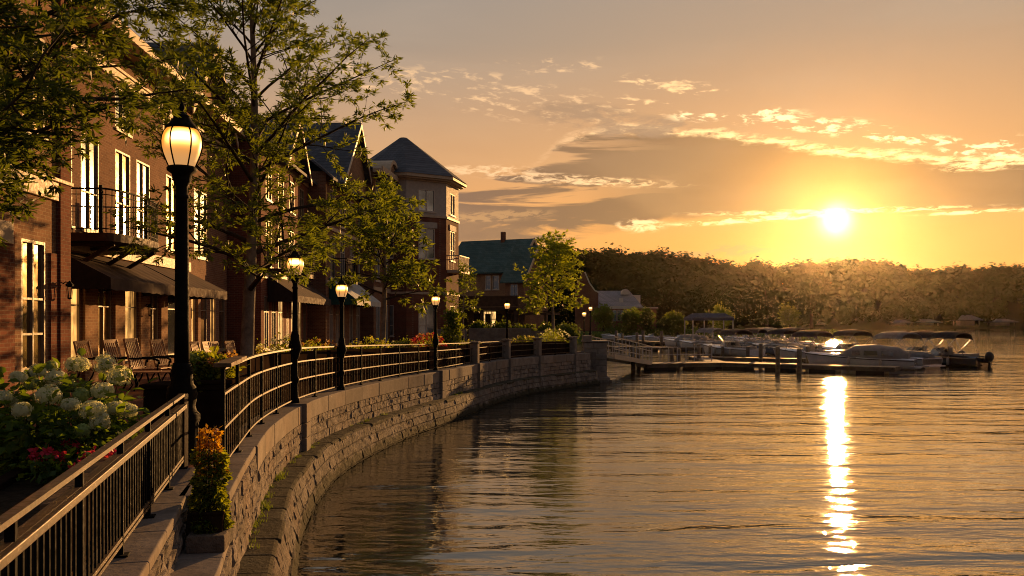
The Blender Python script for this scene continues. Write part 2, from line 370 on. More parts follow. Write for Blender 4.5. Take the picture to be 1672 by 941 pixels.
M['teal'] = mat_brick('teal_shingles', (0.045, 0.085, 0.085), (0.08, 0.125, 0.12), (0.02, 0.05, 0.05), 0.4, 0.22, 0.7, 0.01, 0.4)
M['greyroof'] = mat_brick('grey_metal_roof', (0.24, 0.23, 0.24), (0.32, 0.30, 0.31), (0.16, 0.15, 0.15), 0.5, 6.0, 0.5, 0.03, 0.4)
M['awn_brown'] = mat_basic('brown_awning_canvas', (0.075, 0.05, 0.038), 0.9, var=0.2, nscale=2, bump=0.15, bscale=8)
M['awn_black'] = mat_basic('black_awning_canvas', (0.03, 0.026, 0.024), 0.9, var=0.2)
M['awn_white'] = mat_basic('white_awning_canvas', (0.50, 0.50, 0.46), 0.85, var=0.1, nscale=2, bump=0.1, bscale=8)
M['awn_teal'] = mat_basic('dark_teal_awning_canvas', (0.02, 0.07, 0.065), 0.85)
M['iron'] = mat_basic('black_iron', (0.007, 0.006, 0.0055), 0.78, 0.0, 0.3, 8, 0.15, 60, spec=0.10)
M['iron_w'] = mat_basic('worn_bronze_rail_paint', (0.05, 0.028, 0.014), 0.52, 0.0, 0.35, 7, 0.15, 50, spec=0.3)  # brown base also carries the sun's gold on the black rails
M['rail_wood'] = mat_basic('weathered_cap_board', (0.13, 0.08, 0.045), 0.7, 0, 0.4, 5, 0.5, 30)
M['dark_wood'] = mat_basic('dark_deck_wood', (0.055, 0.032, 0.022), 0.7, 0, 0.3, 4)
M['chair'] = mat_basic('oiled_teak_slats', (0.48, 0.27, 0.13), 0.5, 0, 0.25, 9, 0.1, 40)
M['planter'] = mat_basic('dark_bronze_planter', (0.028, 0.018, 0.013), 0.9, 0, 0.25, 4, 0.2, 18, spec=0.0)
M['soil'] = mat_basic('dark_soil', (0.025, 0.018, 0.012), 0.95, 0, 0.4, 12, 0.6, 20)
M['bark'] = mat_stone('grey_bark', (0.24, 0.20, 0.165), 0.45, bmp=0.8, bs=18, s=5)
M['twig'] = mat_basic('dark_twigs', (0.045, 0.032, 0.022), 0.8, 0, 0.3, 8)
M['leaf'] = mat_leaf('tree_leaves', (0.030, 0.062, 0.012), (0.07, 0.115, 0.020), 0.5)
M['leaf_dark'] = mat_leaf('shaded_tree_leaves', (0.022, 0.045, 0.012), (0.05, 0.085, 0.018), 0.45)  # darker copy of the tree leaves, shade put into the green
M['leaf_gold'] = mat_leaf('young_maple_leaves', (0.05, 0.11, 0.014), (0.11, 0.17, 0.022), 0.6)
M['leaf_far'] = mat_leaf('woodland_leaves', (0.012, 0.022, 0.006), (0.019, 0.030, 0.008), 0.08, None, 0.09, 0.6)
M['leaf_h'] = mat_leaf('hydrangea_leaves', (0.030, 0.078, 0.012), (0.065, 0.13, 0.02), 0.42)
M['leaf_ivy'] = mat_leaf('trailing_leaves', (0.035, 0.085, 0.010), (0.10, 0.15, 0.018), 0.55)
M['leaf_orange'] = mat_leaf('orange_top_leaves', (0.38, 0.10, 0.015), (0.50, 0.20, 0.02), 0.5)
M['flo_white'] = mat_leaf('cream_green_florets', (0.66, 0.70, 0.48), (0.82, 0.83, 0.64), 0.5)
M['flo_green'] = mat_leaf('green_florets', (0.20, 0.32, 0.10), (0.34, 0.44, 0.18), 0.25)
M['flo_red'] = mat_leaf('crimson_petals', (0.42, 0.015, 0.05), (0.62, 0.03, 0.10), 0.3)
M['flo_pink'] = mat_leaf('coral_petals', (0.50, 0.10, 0.05), (0.62, 0.22, 0.10), 0.3)
M['flo_yel'] = mat_leaf('yellow_petals', (0.60, 0.36, 0.05), (0.70, 0.50, 0.12), 0.3)
M['grass'] = mat_leaf('grass_blades', (0.04, 0.09, 0.015), (0.08, 0.14, 0.03), 0.3)
M['gel_white'] = mat_basic('white_gelcoat', (0.42, 0.43, 0.46), 0.25, 0, 0.05, 2, coat=0.5)
M['gel_grey'] = mat_basic('grey_boat_canvas', (0.15, 0.147, 0.15), 0.7, 0, 0.15, 2, 0.3, 6)
M['gel_blue'] = mat_basic('blue_hull', (0.05, 0.08, 0.16), 0.2, 0, 0.1, 2, coat=0.5)
M['gel_dark'] = mat_basic('black_hull', (0.03, 0.028, 0.03), 0.2, 0, 0.1, 2, coat=0.5)
M['canvas_dark'] = mat_basic('dark_bimini_canvas', (0.045, 0.035, 0.032), 0.85, 0, 0.2, 3)
M['canvas_grey'] = mat_basic('grey_bimini_canvas', (0.16, 0.15, 0.15), 0.85, 0, 0.2, 3)
M['canvas_navy'] = mat_basic('navy_lift_canvas', (0.035, 0.05, 0.085), 0.8, 0, 0.2, 3)
M['chrome'] = mat_basic('stainless_tube', (0.55, 0.53, 0.50), 0.2, 1.0, 0.05)
M['rubber'] = mat_basic('black_rubber', (0.015, 0.015, 0.015), 0.55)
M['seat'] = mat_basic('cream_vinyl', (0.25, 0.22, 0.19), 0.5)
M['boatglass'] = mat_glass('smoked_windscreen', (0.03, 0.03, 0.035), 0.05, 0, 0.03)
M['dock'] = mat_basic('dock_planks', (0.21, 0.165, 0.13), 0.7, 0, 0.3, 3, 0.3, 14)
M['dock_side'] = mat_basic('dock_fascia', (0.085, 0.07, 0.058), 0.75, 0, 0.3, 2, 0.3, 10)
M['pile'] = mat_basic('weathered_piling', (0.13, 0.105, 0.08), 0.85, 0, 0.35, 4, 0.5, 16)
M['alu'] = mat_basic('galvanised_metal', (0.34, 0.34, 0.35), 0.4, 0.6, 0.1)
M['lawn'] = mat_basic('lawn', (0.055, 0.075, 0.02), 0.95, 0, 0.35, 0.12, 0.5, 3)
def mat_land():
    m, g, p, out = newmat('lawn_and_forest_floor'); ob = g.n('ShaderNodeTexCoord').outputs['Object']; x, y, z = g.sep(ob)
    n = g.noise(ob, 0.12, 5.0, 0.6); lawn = g.mix(g.ss(n, 0.3, 0.7), (0.04, 0.055, 0.014), (0.07, 0.09, 0.026))
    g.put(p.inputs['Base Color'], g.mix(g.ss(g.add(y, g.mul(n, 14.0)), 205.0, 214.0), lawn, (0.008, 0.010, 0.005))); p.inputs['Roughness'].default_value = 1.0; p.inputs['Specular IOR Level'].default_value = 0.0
    return m
M['lawn'] = mat_land()
M['earth'] = mat_basic('forest_floor', (0.05, 0.055, 0.022), 0.95, 0, 0.35, 0.05, 0.5, 1)
M['white'] = mat_basic('white_paint', (0.72, 0.70, 0.66), 0.5, 0, 0.05)
def mat_lamp():
    m, g, p, out = newmat('lit_lamp_glass'); x, y, z = g.sep(g.n('ShaderNodeTexCoord').outputs['Object'])
    t = g.m('DIVIDE', g.sub(z, 3.72), 0.075); b = g.m('EXPONENT', g.mul(g.mul(t, t), -1.0))
    lw = g.n('ShaderNodeLayerWeight'); lw.inputs[0].default_value = 0.45
    fac = g.mul(b, g.ss(lw.outputs['Facing'], 0.62, 0.05))
    p.inputs['Base Color'].default_value = (0.05, 0.03, 0.01, 1); p.inputs['Roughness'].default_value = 0.4
    g.put(p.inputs['Emission Color'], g.mix(g.m('MINIMUM', fac, 1.0), g.mix(g.ss(z, 3.42, 3.75), (0.62, 0.30, 0.10), (0.95, 0.34, 0.035)), (1.0, 0.60, 0.20)))
    g.put(p.inputs['Emission Strength'], g.add(0.62, g.mul(fac, 4.5)))
    return m
M['lamp'] = mat_lamp()
def mat_water():
    m, g, p, out = newmat('lake_water'); ob = g.n('ShaderNodeTexCoord').outputs['Object']
    p.inputs['Base Color'].default_value = (0.010, 0.012, 0.010, 1); p.inputs['IOR'].default_value = 2.4
    p.inputs['Roughness'].default_value = 0.03
    a = g.noise(g.mapping(ob, (0.16, 0.70, 1), (0, 0, 0.12)), 1.0, 3.0, 0.5, 0.5)
    b = g.noise(g.mapping(ob, (1.1, 2.8, 1), (0, 0, -0.12), (3, 7, 0)), 1.0, 2.5, 0.5, 0.4)
    c = g.noise(g.mapping(ob, (5, 10, 1), (0, 0, 0.2)), 1.0, 3.0, 0.5, 0.2)
    calm = g.ss(g.noise(g.mapping(ob, (0.035, 0.07, 1), (0, 0, 0.2)), 1.0, 3.0), 0.35, 0.65, 0.55, 1.0)
    h = g.mul(g.add(g.add(g.mul(a, 0.125), g.mul(b, 0.030)), g.mul(c, 0.0065)), calm)
    g.put(p.inputs['Normal'], g.bump(h, 1.0, 1.0))
    return m
M['water'] = mat_water()
# ------------------------------------------------------------------ paths
WZ = -1.55                      # water level (promenade is 0)
class Path:
    def __init__(s, ctrl, step=0.1):
        c = [Vector((*p, 0)) for p in ctrl]; pts = []
        for i in range(len(c) - 1):
            p0 = c[i - 1] if i > 0 else c[0] * 2 - c[1]; p3 = c[i + 2] if i + 2 < len(c) else c[-1] * 2 - c[-2]
            p1, p2 = c[i], c[i + 1]; k = max(2, int((p2 - p1).length / step))
            for j in range(k):
                t = j / k
                pts.append(0.5 * ((2 * p1) + (p2 - p0) * t + (2 * p0 - 5 * p1 + 4 * p2 - p3) * t * t + (3 * p1 - p0 - 3 * p2 + p3) * t ** 3))
        pts.append(c[-1]); s.a = np.array([[p.x, p.y] for p in pts]); d = np.hypot(*np.diff(s.a, axis=0).T)
        s.s = np.concatenate([[0], np.cumsum(d)]); s.L = float(s.s[-1])
    def at(s, q, off=0.0, z=0.0):
        x = float(np.interp(q, s.s, s.a[:, 0])); y = float(np.interp(q, s.s, s.a[:, 1])); e = 0.25
        qa, qb = max(0, q - e), min(s.L, q + e)
        tx = np.interp(qb, s.s, s.a[:, 0]) - np.interp(qa, s.s, s.a[:, 0]); ty = np.interp(qb, s.s, s.a[:, 1]) - np.interp(qa, s.s, s.a[:, 1])
        l = math.hypot(tx, ty); tx /= l; ty /= l
        return Vector((x + ty * off, y - tx * off, z))
    def tan(s, q):
        a = s.at(max(0, q - .2)); b = s.at(min(s.L, q + .2)); t = b - a; t.z = 0; t.normalize(); return t
    def of_y(s, y): return float(np.interp(y, s.a[:, 1], s.s))
    def of_px(s, px):
        r = s.a[:, 0] / s.a[:, 1]; i = np.where(s.a[:, 1] > 8)[0]; return float(np.interp((px - 836) / F, r[i], s.s[i]))
K = Path([(-1.95, 2.0), (-2.12, 5.0), (-2.30, 6.6), (-2.63, 8.0), (-3.16, 10.4), (-3.72, 13.3), (-4.03, 16.6), (-3.95, 19.2), (-3.60, 21.8), (-3.10, 24.4), (-2.34, 27.3), (-1.31, 32), (0.1, 36.8), (2.0, 40.3), (4.0, 43.6)])
N = Path([(-1.72, 2.2), (-2.05, 3.5), (-3.0, 7.1), (-3.60, 9.38)])
rng = np.random.default_rng(7); random.seed(7)
def fbm(p, s=1.0): return mnoise.fractal(Vector(p) * s, 1.0, 2.0, 4)
def rough_block(mb, path, s0, s1, z0, z1, offf, amp=0.035, nx=5, nz=4):
    base = random.uniform(-0.008, 0.012); n = len(mb.v); jx = random.random() * 50
    cu = .012 / (s1 - s0); cz = .010 / (z1 - z0)
    us = [0] + [cu + (1 - 2 * cu) * i / (nx - 2) for i in range(nx - 1)] + [1]; vs = [0] + [cz + (1 - 2 * cz) * i / (nz - 2) for i in range(nz - 1)] + [1]
    for i in range(nx + 1):
        for j in range(nz + 1):
            u = us[i]; v = vs[j]; s = s0 + (s1 - s0) * u; z = z0 + (z1 - z0) * v
            if 1 < i < nx - 1: s += random.uniform(-.25, .25) * (s1 - s0) / nx
            if 1 < j < nz - 1: z += random.uniform(-.25, .25) * (z1 - z0) / nz
            edge = i in (0, nx) or j in (0, nz)
            d = -0.035 if edge else base + amp * (0.35 + fbm((s * 2 + jx, z * 3, jx), 2.5)) + random.uniform(-.005, .005)
            mb.v.append(tuple(path.at(s, offf(z) + d, z)))
    for i in range(nx):
        for j in range(nz):
            a = n + i * (nz + 1) + j; mb.f.append((a, a + nz + 1, a + nz + 2, a + 1)); mb.sm.append(False)
def courses(mb, path, sa, sb, zs, offf, blen=(0.34, 0.62), amp=0.035, skip=None):
    for j in range(len(zs) - 1):
        s = sa - random.uniform(0, .3)
        while s < sb:
            e = s + random.uniform(*blen); a, b = max(s, sa), min(e, sb)
            if b - a > 0.06:
                far = path.at(a).y
                nx, nz = (9, 7) if far < 13 else ((7, 5) if far < 24 else (4, 4))
                rough_block(mb, path, a + .004, b - .004, zs[j] + .004, zs[j + 1] - .004, offf, amp, nx, nz)
            s = e
def strip(mb, path, sa, sb, prof, ds=0.4):
    """sweep a closed profile [(offset, z)...] along the path"""
    k = max(1, int(round((sb - sa) / ds))); n = len(mb.v); m = len(prof)
    for i in range(k + 1):
        s = sa + (sb - sa) * i / k
        for o, z in prof: mb.v.append(tuple(path.at(s, o, z)))
    for i in range(k):
        for j in range(m):
            a = n + i * m + j; b = n + i * m + (j + 1) % m; mb.f.append((a, b, b + m, a + m)); mb.sm.append(False)
    mb.f.append(tuple(n + j for j in range(m))); mb.sm.append(False)
    mb.f.append(tuple(n + k * m + j for j in reversed(range(m)))); mb.sm.append(False)

# ------------------------------------------------------------------ water, land
wm = MB(); wm.face([(-600, -140, WZ), (1100, -140, WZ), (1100, 760, WZ), (-600, 760, WZ)]); tag(wm.build('water', M['water']), kind='structure')
lb = MB(); lb.face([(-600, -140, WZ - 4), (1100, -140, WZ - 4), (1100, 760, WZ - 4), (-600, 760, WZ - 4)]); tag(lb.build('lake_bed', M['mortar']), kind='structure')

SHORE = [(3.2, 44.4), (3.6, 60), (7, 95), (12, 132), (17, 146), (30, 151), (52, 158), (75, 192), (105, 255), (125, 335), (200, 346), (320, 350), (700, 360), (2600, 400)]
LP = np.array(SHORE + [(2600, 2400), (-600, 2400), (-600, 44.4)], float)
def shore_d(x, y):
    inside = np.zeros(x.shape, bool); j = len(LP) - 1
    for i in range(len(LP)):
        xi, yi = LP[i]; xj, yj = LP[j]
        c = ((yi > y) != (yj > y)) & (x < (xj - xi) * (y - yi) / (yj - yi + 1e-9) + xi); inside ^= c; j = i
    d = np.full(x.shape, 1e9)
    for i in range(len(SHORE) - 1):
        a = np.array(SHORE[i], float); b = np.array(SHORE[i + 1], float); ab = b - a
        t = np.clip(((x - a[0]) * ab[0] + (y - a[1]) * ab[1]) / (ab @ ab), 0, 1)
        d = np.minimum(d, np.hypot(x - a[0] - ab[0] * t, y - a[1] - ab[1] * t))
    return np.where(inside, d, -d)
SILX = [-4000, 600, 850, 940, 1000, 1100, 1200, 1280, 1330, 1400, 1430, 1480, 1520, 1560, 1620, 1672, 2600, 6000]
SILY = [430, 425, 419, 417, 416, 421, 425, 432, 438, 430, 434, 447, 448, 444, 443, 441, 438, 440]
def sst(x, a, b): t = np.clip((x - a) / (b - a), 0, 1); return t * t * (3 - 2 * t)
def px_of(x, y): return 836 + F * x / np.maximum(y, 5)
def backd(px): return np.interp(px, [850, 1300, 1420], [330, 400, 470])
def ground_z(x, y):
    D = shore_d(x, y); px = px_of(x, y); db = backd(px)
    H = 1.6 + (525 - np.interp(px, SILX, SILY)) * db / F - 9.5
    z = -2.7 + 2.35 * sst(D, -1.5, 3.5) + 0.5 * sst(D, 6, 60)
    z = z + np.where(y > 150, H * sst(y, np.maximum(205, db - 190), db), 0) * sst(D, 5, 70)
    return z
gx = np.concatenate([np.arange(-600, -60, 40), np.arange(-60, 180, 3.0), np.arange(180, 500, 10), np.arange(500, 1101, 50)])
gy = np.concatenate([np.arange(62.0, 230, 3.0), np.arange(230, 520, 8), np.arange(520, 761, 40)])
X, Y = np.meshgrid(gx, gy); Z = ground_z(X, Y) + 0.12 * np.sin(X * .31) * np.cos(Y * .23)
idx = np.arange(X.size).reshape(X.shape)
q = np.stack([idx[:-1, :-1], idx[:-1, 1:], idx[1:, 1:], idx[1:, :-1]], -1).reshape(-1, 4)
tag(np_mesh('ground', np.stack([X, Y, Z], -1), q, M['lawn'], smooth=True), kind='structure')

# promenade slab: from the wall to far behind the buildings
edge = [K.at(s, -0.40, -0.012) for s in np.linspace(K.of_y(8.0), K.L, 60)]
pm = MB(); back = [(3.0, 46, -.012), (2.8, 63.5, -.012), (-80, 63.5, -.012), (-80, -20, -.012), (-4.0, -20, -.012), (-2.2, 2.0, -.012)]
nb = [N.at(s, -0.2, -0.012) for s in np.linspace(0.3, N.L, 12)]
pm.face([tuple(p) for p in nb] + [tuple(p) for p in edge] + back[:5])
tag(pm.build('promenade', M['paver'], fix=False), kind='structure')

# ------------------------------------------------------------------ curved sea wall
sY = K.of_y; s_a = sY(2.3); s_step = sY(7.95); s_f = sY(11.0); s_end = K.L - 0.2
loff = lambda z: 0.36 + (-0.9 - z) * 0.25 
uoff = lambda z: 0.0 + (-z) * 0.03
rw = empty('retaining_wall', K.at(sY(16), 0, WZ), 0, 'long curved granite sea wall with a stepped ledge, carrying the iron railing above the lake', 'retaining wall')
def R(o):      # builders work in world space; the wall's Empty stands on the water line
    o.parent = rw; o.matrix_parent_inverse = Matrix.Translation(-rw.location); return o
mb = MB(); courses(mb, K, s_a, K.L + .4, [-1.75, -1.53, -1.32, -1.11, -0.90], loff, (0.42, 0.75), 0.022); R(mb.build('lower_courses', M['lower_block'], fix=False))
mb = MB(); strip(mb, K, s_a, K.L + .4, [(loff(-1.9) - .05, -3.5), (loff(-.92) - .045, -.92), (-.3, -.92), (-.3, -3.5)])
strip(mb, K, s_step, K.L + .3, [(-.05, -.9), (-.05, -.1), (-.4, -.1), (-.4, -.9)])
strip(mb, K, s_a, s_step, [(-.05, -.9), (-.05, -.5), (-.8, -.5), (-.8, -.9)]); R(mb.build('mortar_core', M['mortar']))
mb = MB(); s = s_a
while s < K.L + .3:                       # ledge slabs
    e = min(s + random.uniform(.5, .95), K.L + .4); o1 = loff(-.9) + random.uniform(-.02, .035); z = -0.875 + random.uniform(-.005, .005)
    strip(mb, K, s + .008, e - .008, [(o1, -.95), (o1 + .01, z - .02), (o1 - .03, z), (-.03, z + .015), (-.03, -.95)], 0.25); s = e
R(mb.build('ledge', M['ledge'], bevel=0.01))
mb = MB(); courses(mb, K, s_f, K.L + .3, [-.89, -.70, -.515, -.335], uoff, (0.36, 0.6), 0.022)
courses(mb, K, s_step, s_f, [-.89, -.70, -.49, -.28, -.09], uoff, (0.34, 0.55), 0.022)
courses(mb, K, s_a, s_step, [-.89, -.68, -.47], uoff, (0.34, 0.55), 0.022); R(mb.build('upper_courses', M['block'], fix=False))
mb = MB(); s = s_f
while s < K.L + .2:                       # smooth coping stones with a deep face
    e = min(s + random.uniform(1.15, 1.35), K.L + .3); o = .03 + random.uniform(-.006, .006)
    strip(mb, K, s + .006, e - .006, [(o, -.335), (o, -.012), (o - .012, 0), (-.45, 0), (-.45, -.335)], 0.3); s = e
s = s_step
while s < s_f - .01:
    e = min(s + random.uniform(.7, .9), s_f); strip(mb, K, s + .006, e - .006, [(.0, -.09), (.0, -.012), (-.012, 0), (-.45, 0), (-.45, -.09)], 0.3); s = e
s = s_a
while s < s_step - .01:
    e = min(s + random.uniform(.7, .9), s_step); strip(mb, K, s + .006, e - .006, [(.0, -.47), (.0, -.412), (-.012, -.4), (-.9, -.4), (-.9, -.47)], 0.3); s = e
R(mb.build('coping', M['cope'], bevel=0.008))
PIL = [494, 720, 781, 832, 882, 940]
for i, px in enumerate(PIL):
    s0 = K.of_px(px); p = K.at(s0); t = K.tan(s0); Mr = Matrix.Rotation(math.atan2(t.y, t.x), 4, 'Z')
    w = .42 if i < 2 else .34; mb = MB()
    for k, (za, zb) in enumerate(((-.89, -.62), (-.61, -.34), (-.33, .035))):
        c = K.at(s0, -.16, (za + zb) / 2); mb.box(tuple(c), (w - .004 * k, .56, zb - za), Mr)
    if i >= 2:                            # these rise to the handrail as stone posts
        c = K.at(s0, -.14, .42); mb.box(tuple(c), (.26, .30, .76), Mr); mb.box(tuple(K.at(s0, -.14, .82)), (.34, .38, .07), Mr)
    R(mb.build('pilaster', M['cope'], bevel=.012))
tufts = MB()
def tuft(mb, p, h, n, spread):
    for _ in range(n):
        a = random.uniform(0, 6.28); r = random.uniform(0, spread); b = Vector((p[0] + r * math.cos(a), p[1] + r * math.sin(a), p[2])); hh = h * random.uniform(.5, 1)
        t = b + Vector((random.uniform(-.5, .5) * hh, random.uniform(-.5, .5) * hh, hh)); w = Vector((math.cos(a), math.sin(a), 0)) * .006
        mb.face([b - w, b + w, t])
for _ in range(70):
    y = random.choice([9.6, 10.6, 11.6, 13.3, 13.8, 15.4, 17, 21, 22, 29]) + random.gauss(0, .35); s0 = sY(y)
    tuft(tufts, K.at(s0, random.uniform(.0, .12), -.885), random.uniform(.04, .13), 28, .09)
tag(tufts.build('ledge_grass', M['grass'], fix=False), 'small tufts of grass growing in the joint along the sea wall ledge', 'grass', kind='stuff')

# near straight wall under the near railing
nw = empty('stone_wall', N.at(N.L / 2, 0, -.9), 0, 'low rough granite wall with flat coping under the nearest railing at lower left', 'wall')
def R2(o): o.parent = nw; o.matrix_parent_inverse = Matrix.Translation(-nw.location); return o
noff = lambda z: 0.20
mb = MB(); courses(mb, N, 0, N.L, [-.41, -.24, -.08], noff, (.3, .5), .035)
for x0, x1 in ((0, 1),):                  # rough end face
    e = N.at(N.L); 
R2(mb.build('rough_courses', M['block'], fix=False))
mb = MB(); strip(mb, N, 0, N.L, [(.16, -.5), (.16, -.08), (-.2, -.08), (-.2, -.5)]); R2(mb.build('mortar_core', M['block']))
mb = MB(); s = 0
while s < N.L - .02:
    e = min(s + random.uniform(.8, 1.1), N.L + .03); strip(mb, N, s + .005, e - .005, [(.21, -.08), (.21, -.012), (.2, 0), (-.2, 0), (-.2, -.08)], .4); s = e
R2(mb.build('coping', M['cope'], bevel=.008))

# stone end tower of the sea wall at the corner
tw = empty('stone_pier', (4.35, 45.2, WZ), 0, 'square granite pier ending the curved sea wall beside the gangway', 'pier')
mb = MB(); zz = -.35 
for k in range(8):
    z0 = zz + k * .30; w = 1.5 if k < 2 else 1.2
    for a, b in ((-.5, 0), (0, .5)):
        sh = .12 * (-1) ** k
        mb.bb((a * w + (sh if a == 0 else 0)) + .005, (b * w + (sh if b == 0 else 0)) - .005, -w / 2 + random.uniform(-.015, .015), w / 2, z0 + .005, z0 + .295)
mb.build('shaft', M['cope'], tw, bevel=.02)
mb = MB(); mb.bb(-.85, .85, -.85, .85, -.4, .12); mb.build('base', M['lower_block'], tw, bevel=.03)
mb = MB(); mb.bb(-.66, .66, -.66, .66, 2.06, 2.15); mb.bb(-.62, -.2, -.62, .62, 2.151, 2.42); mb.build('cap', M['cope'], tw, bevel=.015)
# quay wall running back from the pier
mb = MB(); mb.bb(2.6, 3.1, 45.6, 63.5, -3, .02); mb.bb(3.1, 3.75, 44.4, 45.6, -3, .02); mb.bb(3.75, 4.3, 43.9, 44.55, -3, .02)
tag(mb.build('quay_wall', M['lower_block']), 'plain stone quay wall running back behind the corner pier', 'wall')
mb = MB(); mb.bb(-80, 2.6, 63.2, 63.9, -3, -.05); tag(mb.build('back_quay_wall', M['lower_block']), 'low stone edge closing the promenade behind the turreted building', 'wall')
# ------------------------------------------------------------------ railings
def railing(path, sa, sb, ztop, label, group, off=-.18, z0=0.0, post_step=1.15, bal=.125, cap=None, mids=(.75, .42), first_post=True, last_post=True, bal_w=.013):
    o0 = path.at((sa + sb) / 2, off, z0); root = empty('iron_railing', o0, 0, label, 'railing', group); ML = Matrix.Translation(-Vector(o0))
    def bd(mb, name, mat, **k): o = mb.build(name, mat, root, **k); o.data.transform(ML); return o
    zt = lambda s: ztop(path.at(s).y)
    n = max(1, int(round((sb - sa) / .35))); ss_ = [sa + (sb - sa) * i / n for i in range(n + 1)]
    def rail(fr, w, h, name, mat, dz=0):
        mb = MB(); k = len(ss_)
        for i in range(k - 1):
            a = path.at(ss_[i], off, z0 + zt(ss_[i]) * fr + dz); b = path.at(ss_[i + 1], off, z0 + zt(ss_[i + 1]) * fr + dz); mb.bar(a, b, w, h)
        bd(mb, name, mat)
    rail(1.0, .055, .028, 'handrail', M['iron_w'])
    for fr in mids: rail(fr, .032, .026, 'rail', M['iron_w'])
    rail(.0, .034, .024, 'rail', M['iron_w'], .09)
    k = max(1, int(round((sb - sa) / post_step)))
    for i in range(k + 1):
        if (i == 0 and not first_post) or (i == k and not last_post): continue
        s = sa + (sb - sa) * i / k; t = path.tan(s); Mr = Matrix.Rotation(math.atan2(t.y, t.x), 4, 'Z'); p = path.at(s, off)
        mb = MB(); h = zt(s) - .012; mb.box((p.x, p.y, z0 + h / 2), (.036, .042, h), Mr); mb.box((p.x, p.y, z0 + .008), (.10, .11, .014), Mr)
        bd(mb, 'post', M['iron'], bevel=.004)
    m = max(2, int(round((sb - sa) / bal))); m = min(m, 98)
    for i in range(1, m):
        s = sa + (sb - sa) * i / m; p = path.at(s, off); h = zt(s); mb = MB()
        mb.box((p.x, p.y, z0 + (.09 + h * mids[0]) / 2), (bal_w, bal_w, h * mids[0] - .09)); bd(mb, 'baluster', M['iron'])
    return root
ztK = lambda y: float(np.interp(y, [8, 17, 22, 27, 32, 42], [1.11, 1.07, .98, .88, .80, .72]))
GR = 'railing sections along the curved sea wall'
spx = [K.of_y(9.1)] + [K.of_px(x) for x in (494, 566, 720, 781, 832, 882, 940)]
LB = ['tall black railing section with a board cap, right of the dark square planter', 'black railing section between the second and the third lamp from the left', 'long black railing section between the third and fourth lamps',
      'black railing section right of the fourth lamp, ending at the first stone post', 'short railing section between the first and second stone posts', 'short railing section between the second and third stone posts', 'last short railing section, reaching the pier by the gangway']
for i in range(7):
    railing(K, spx[i] + (.0 if i == 0 else .1), spx[i + 1] - .1, ztK, LB[i], GR, post_step=1.6 if i < 3 else 2.2, bal=.2, bal_w=.010)
# board cap over the start of the curved railing
mb = MB(); sa = spx[0] - .15
strip(mb, K, sa, sa + 1.25, [(-.26, 1.12), (-.26, 1.165), (-.08, 1.165), (-.08, 1.12)], .3); 
strip(mb, K, sa + 1.27, sa + 2.0, [(-.25, 1.125), (-.25, 1.165), (-.10, 1.165), (-.10, 1.125)], .3)
tag(mb.build('cap_board', M['rail_wood'], bevel=.008), 'weathered wooden board lying along the top of the railing beside the dark planter', 'board')
# near railing
ztN = lambda y: .80
nr = railing(N, .15, N.L - .05, ztN, 'nearest railing, low with dense black balusters and a broad bronze rail, at lower left', 'nearest railing', off=0, post_step=1.22, bal=.105, mids=(.86, .16))
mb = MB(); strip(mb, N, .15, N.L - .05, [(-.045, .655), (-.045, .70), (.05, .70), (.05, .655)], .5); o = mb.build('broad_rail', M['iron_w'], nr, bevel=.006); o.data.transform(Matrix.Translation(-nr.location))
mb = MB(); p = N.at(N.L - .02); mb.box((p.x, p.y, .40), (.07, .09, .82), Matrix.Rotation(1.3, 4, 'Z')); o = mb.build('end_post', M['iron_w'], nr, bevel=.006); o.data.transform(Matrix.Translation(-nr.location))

# ------------------------------------------------------------------ street lamps (built at 4.15 m, copied at other sizes)
def lamp_proto(wall=False):
    r = empty('street_lamp', (0, 0, 0)); k = 20
    base = MB().lathe([(.12, 0), (.125, .10), (.085, .14), (.07, .5), (.10, .56), (.11, .64), (.075, .70), (.065, 1.15), (.10, 1.2), (.12, 1.30), (.14, 1.36), (.165, 1.40), (.175, 1.50), (.15, 1.60), (.125, 1.66), (.12, 1.78), (.10, 1.84), (.09, 1.9)] if wall else [(.20, 0), (.20, .10), (.185, .14), (.185, .42), (.20, .46), (.20, .52), (.165, .56), (.15, .62), (.165, .70), (.172, .76), (.155, .84), (.125, .88), (.12, .98), (.125, 1.02), (.108, 1.06), (.10, 1.12)], k=k)
    base.build('base', M['iron'], r)
    MB().lathe([(.086, 1.11) if not wall else (.08, 1.80), (.080, 1.6) if not wall else (.079, 1.9), (.076, 2.4), (.068, 3.02), (.085, 3.03), (.085, 3.06), (.068, 3.07), (.066, 3.16), (.095, 3.22), (.11, 3.27)], k=k).build('post', M['iron'], r)
    MB().lathe([(.075, 3.20), (.10, 3.26), (.115, 3.31), (.165, 3.345), (.17, 3.375), (.15, 3.395)], k=k).build('collar', M['iron'], r)
    prof = [(.138, 3.395), (.165, 3.46), (.196, 3.54), (.216, 3.62), (.220, 3.68), (.212, 3.74), (.190, 3.80), (.160, 3.838)]
    MB().lathe(prof, k=28).build('lamp_glass', M['lamp'], r)
    cage = MB()
    for j in range(6):
        a = math.radians(60 * j + 17); cage.tube([((R_ + .006) * math.cos(a), (R_ + .006) * math.sin(a), z) for R_, z in prof], .009, 6)
    cage.lathe([(.225, 3.67), (.229, 3.675), (.225, 3.68)], k=4) if False else None
    cage.build('cage', M['iron'], r)
    MB().lathe([(.182, 3.825), (.185, 3.845), (.155, 3.875), (.115, 3.93), (.095, 3.965), (.098, 3.975), (.078, 3.99), (.045, 4.01), (.022, 4.03), (.018, 4.045), (.03, 4.065), (.033, 4.085), (.024, 4.115), (.008, 4.15)], k=k).build('lantern_cap', M['iron'], r)
    return r
lp = lamp_proto(); lw = lamp_proto(True); GL = 'lit lamps along the promenade'
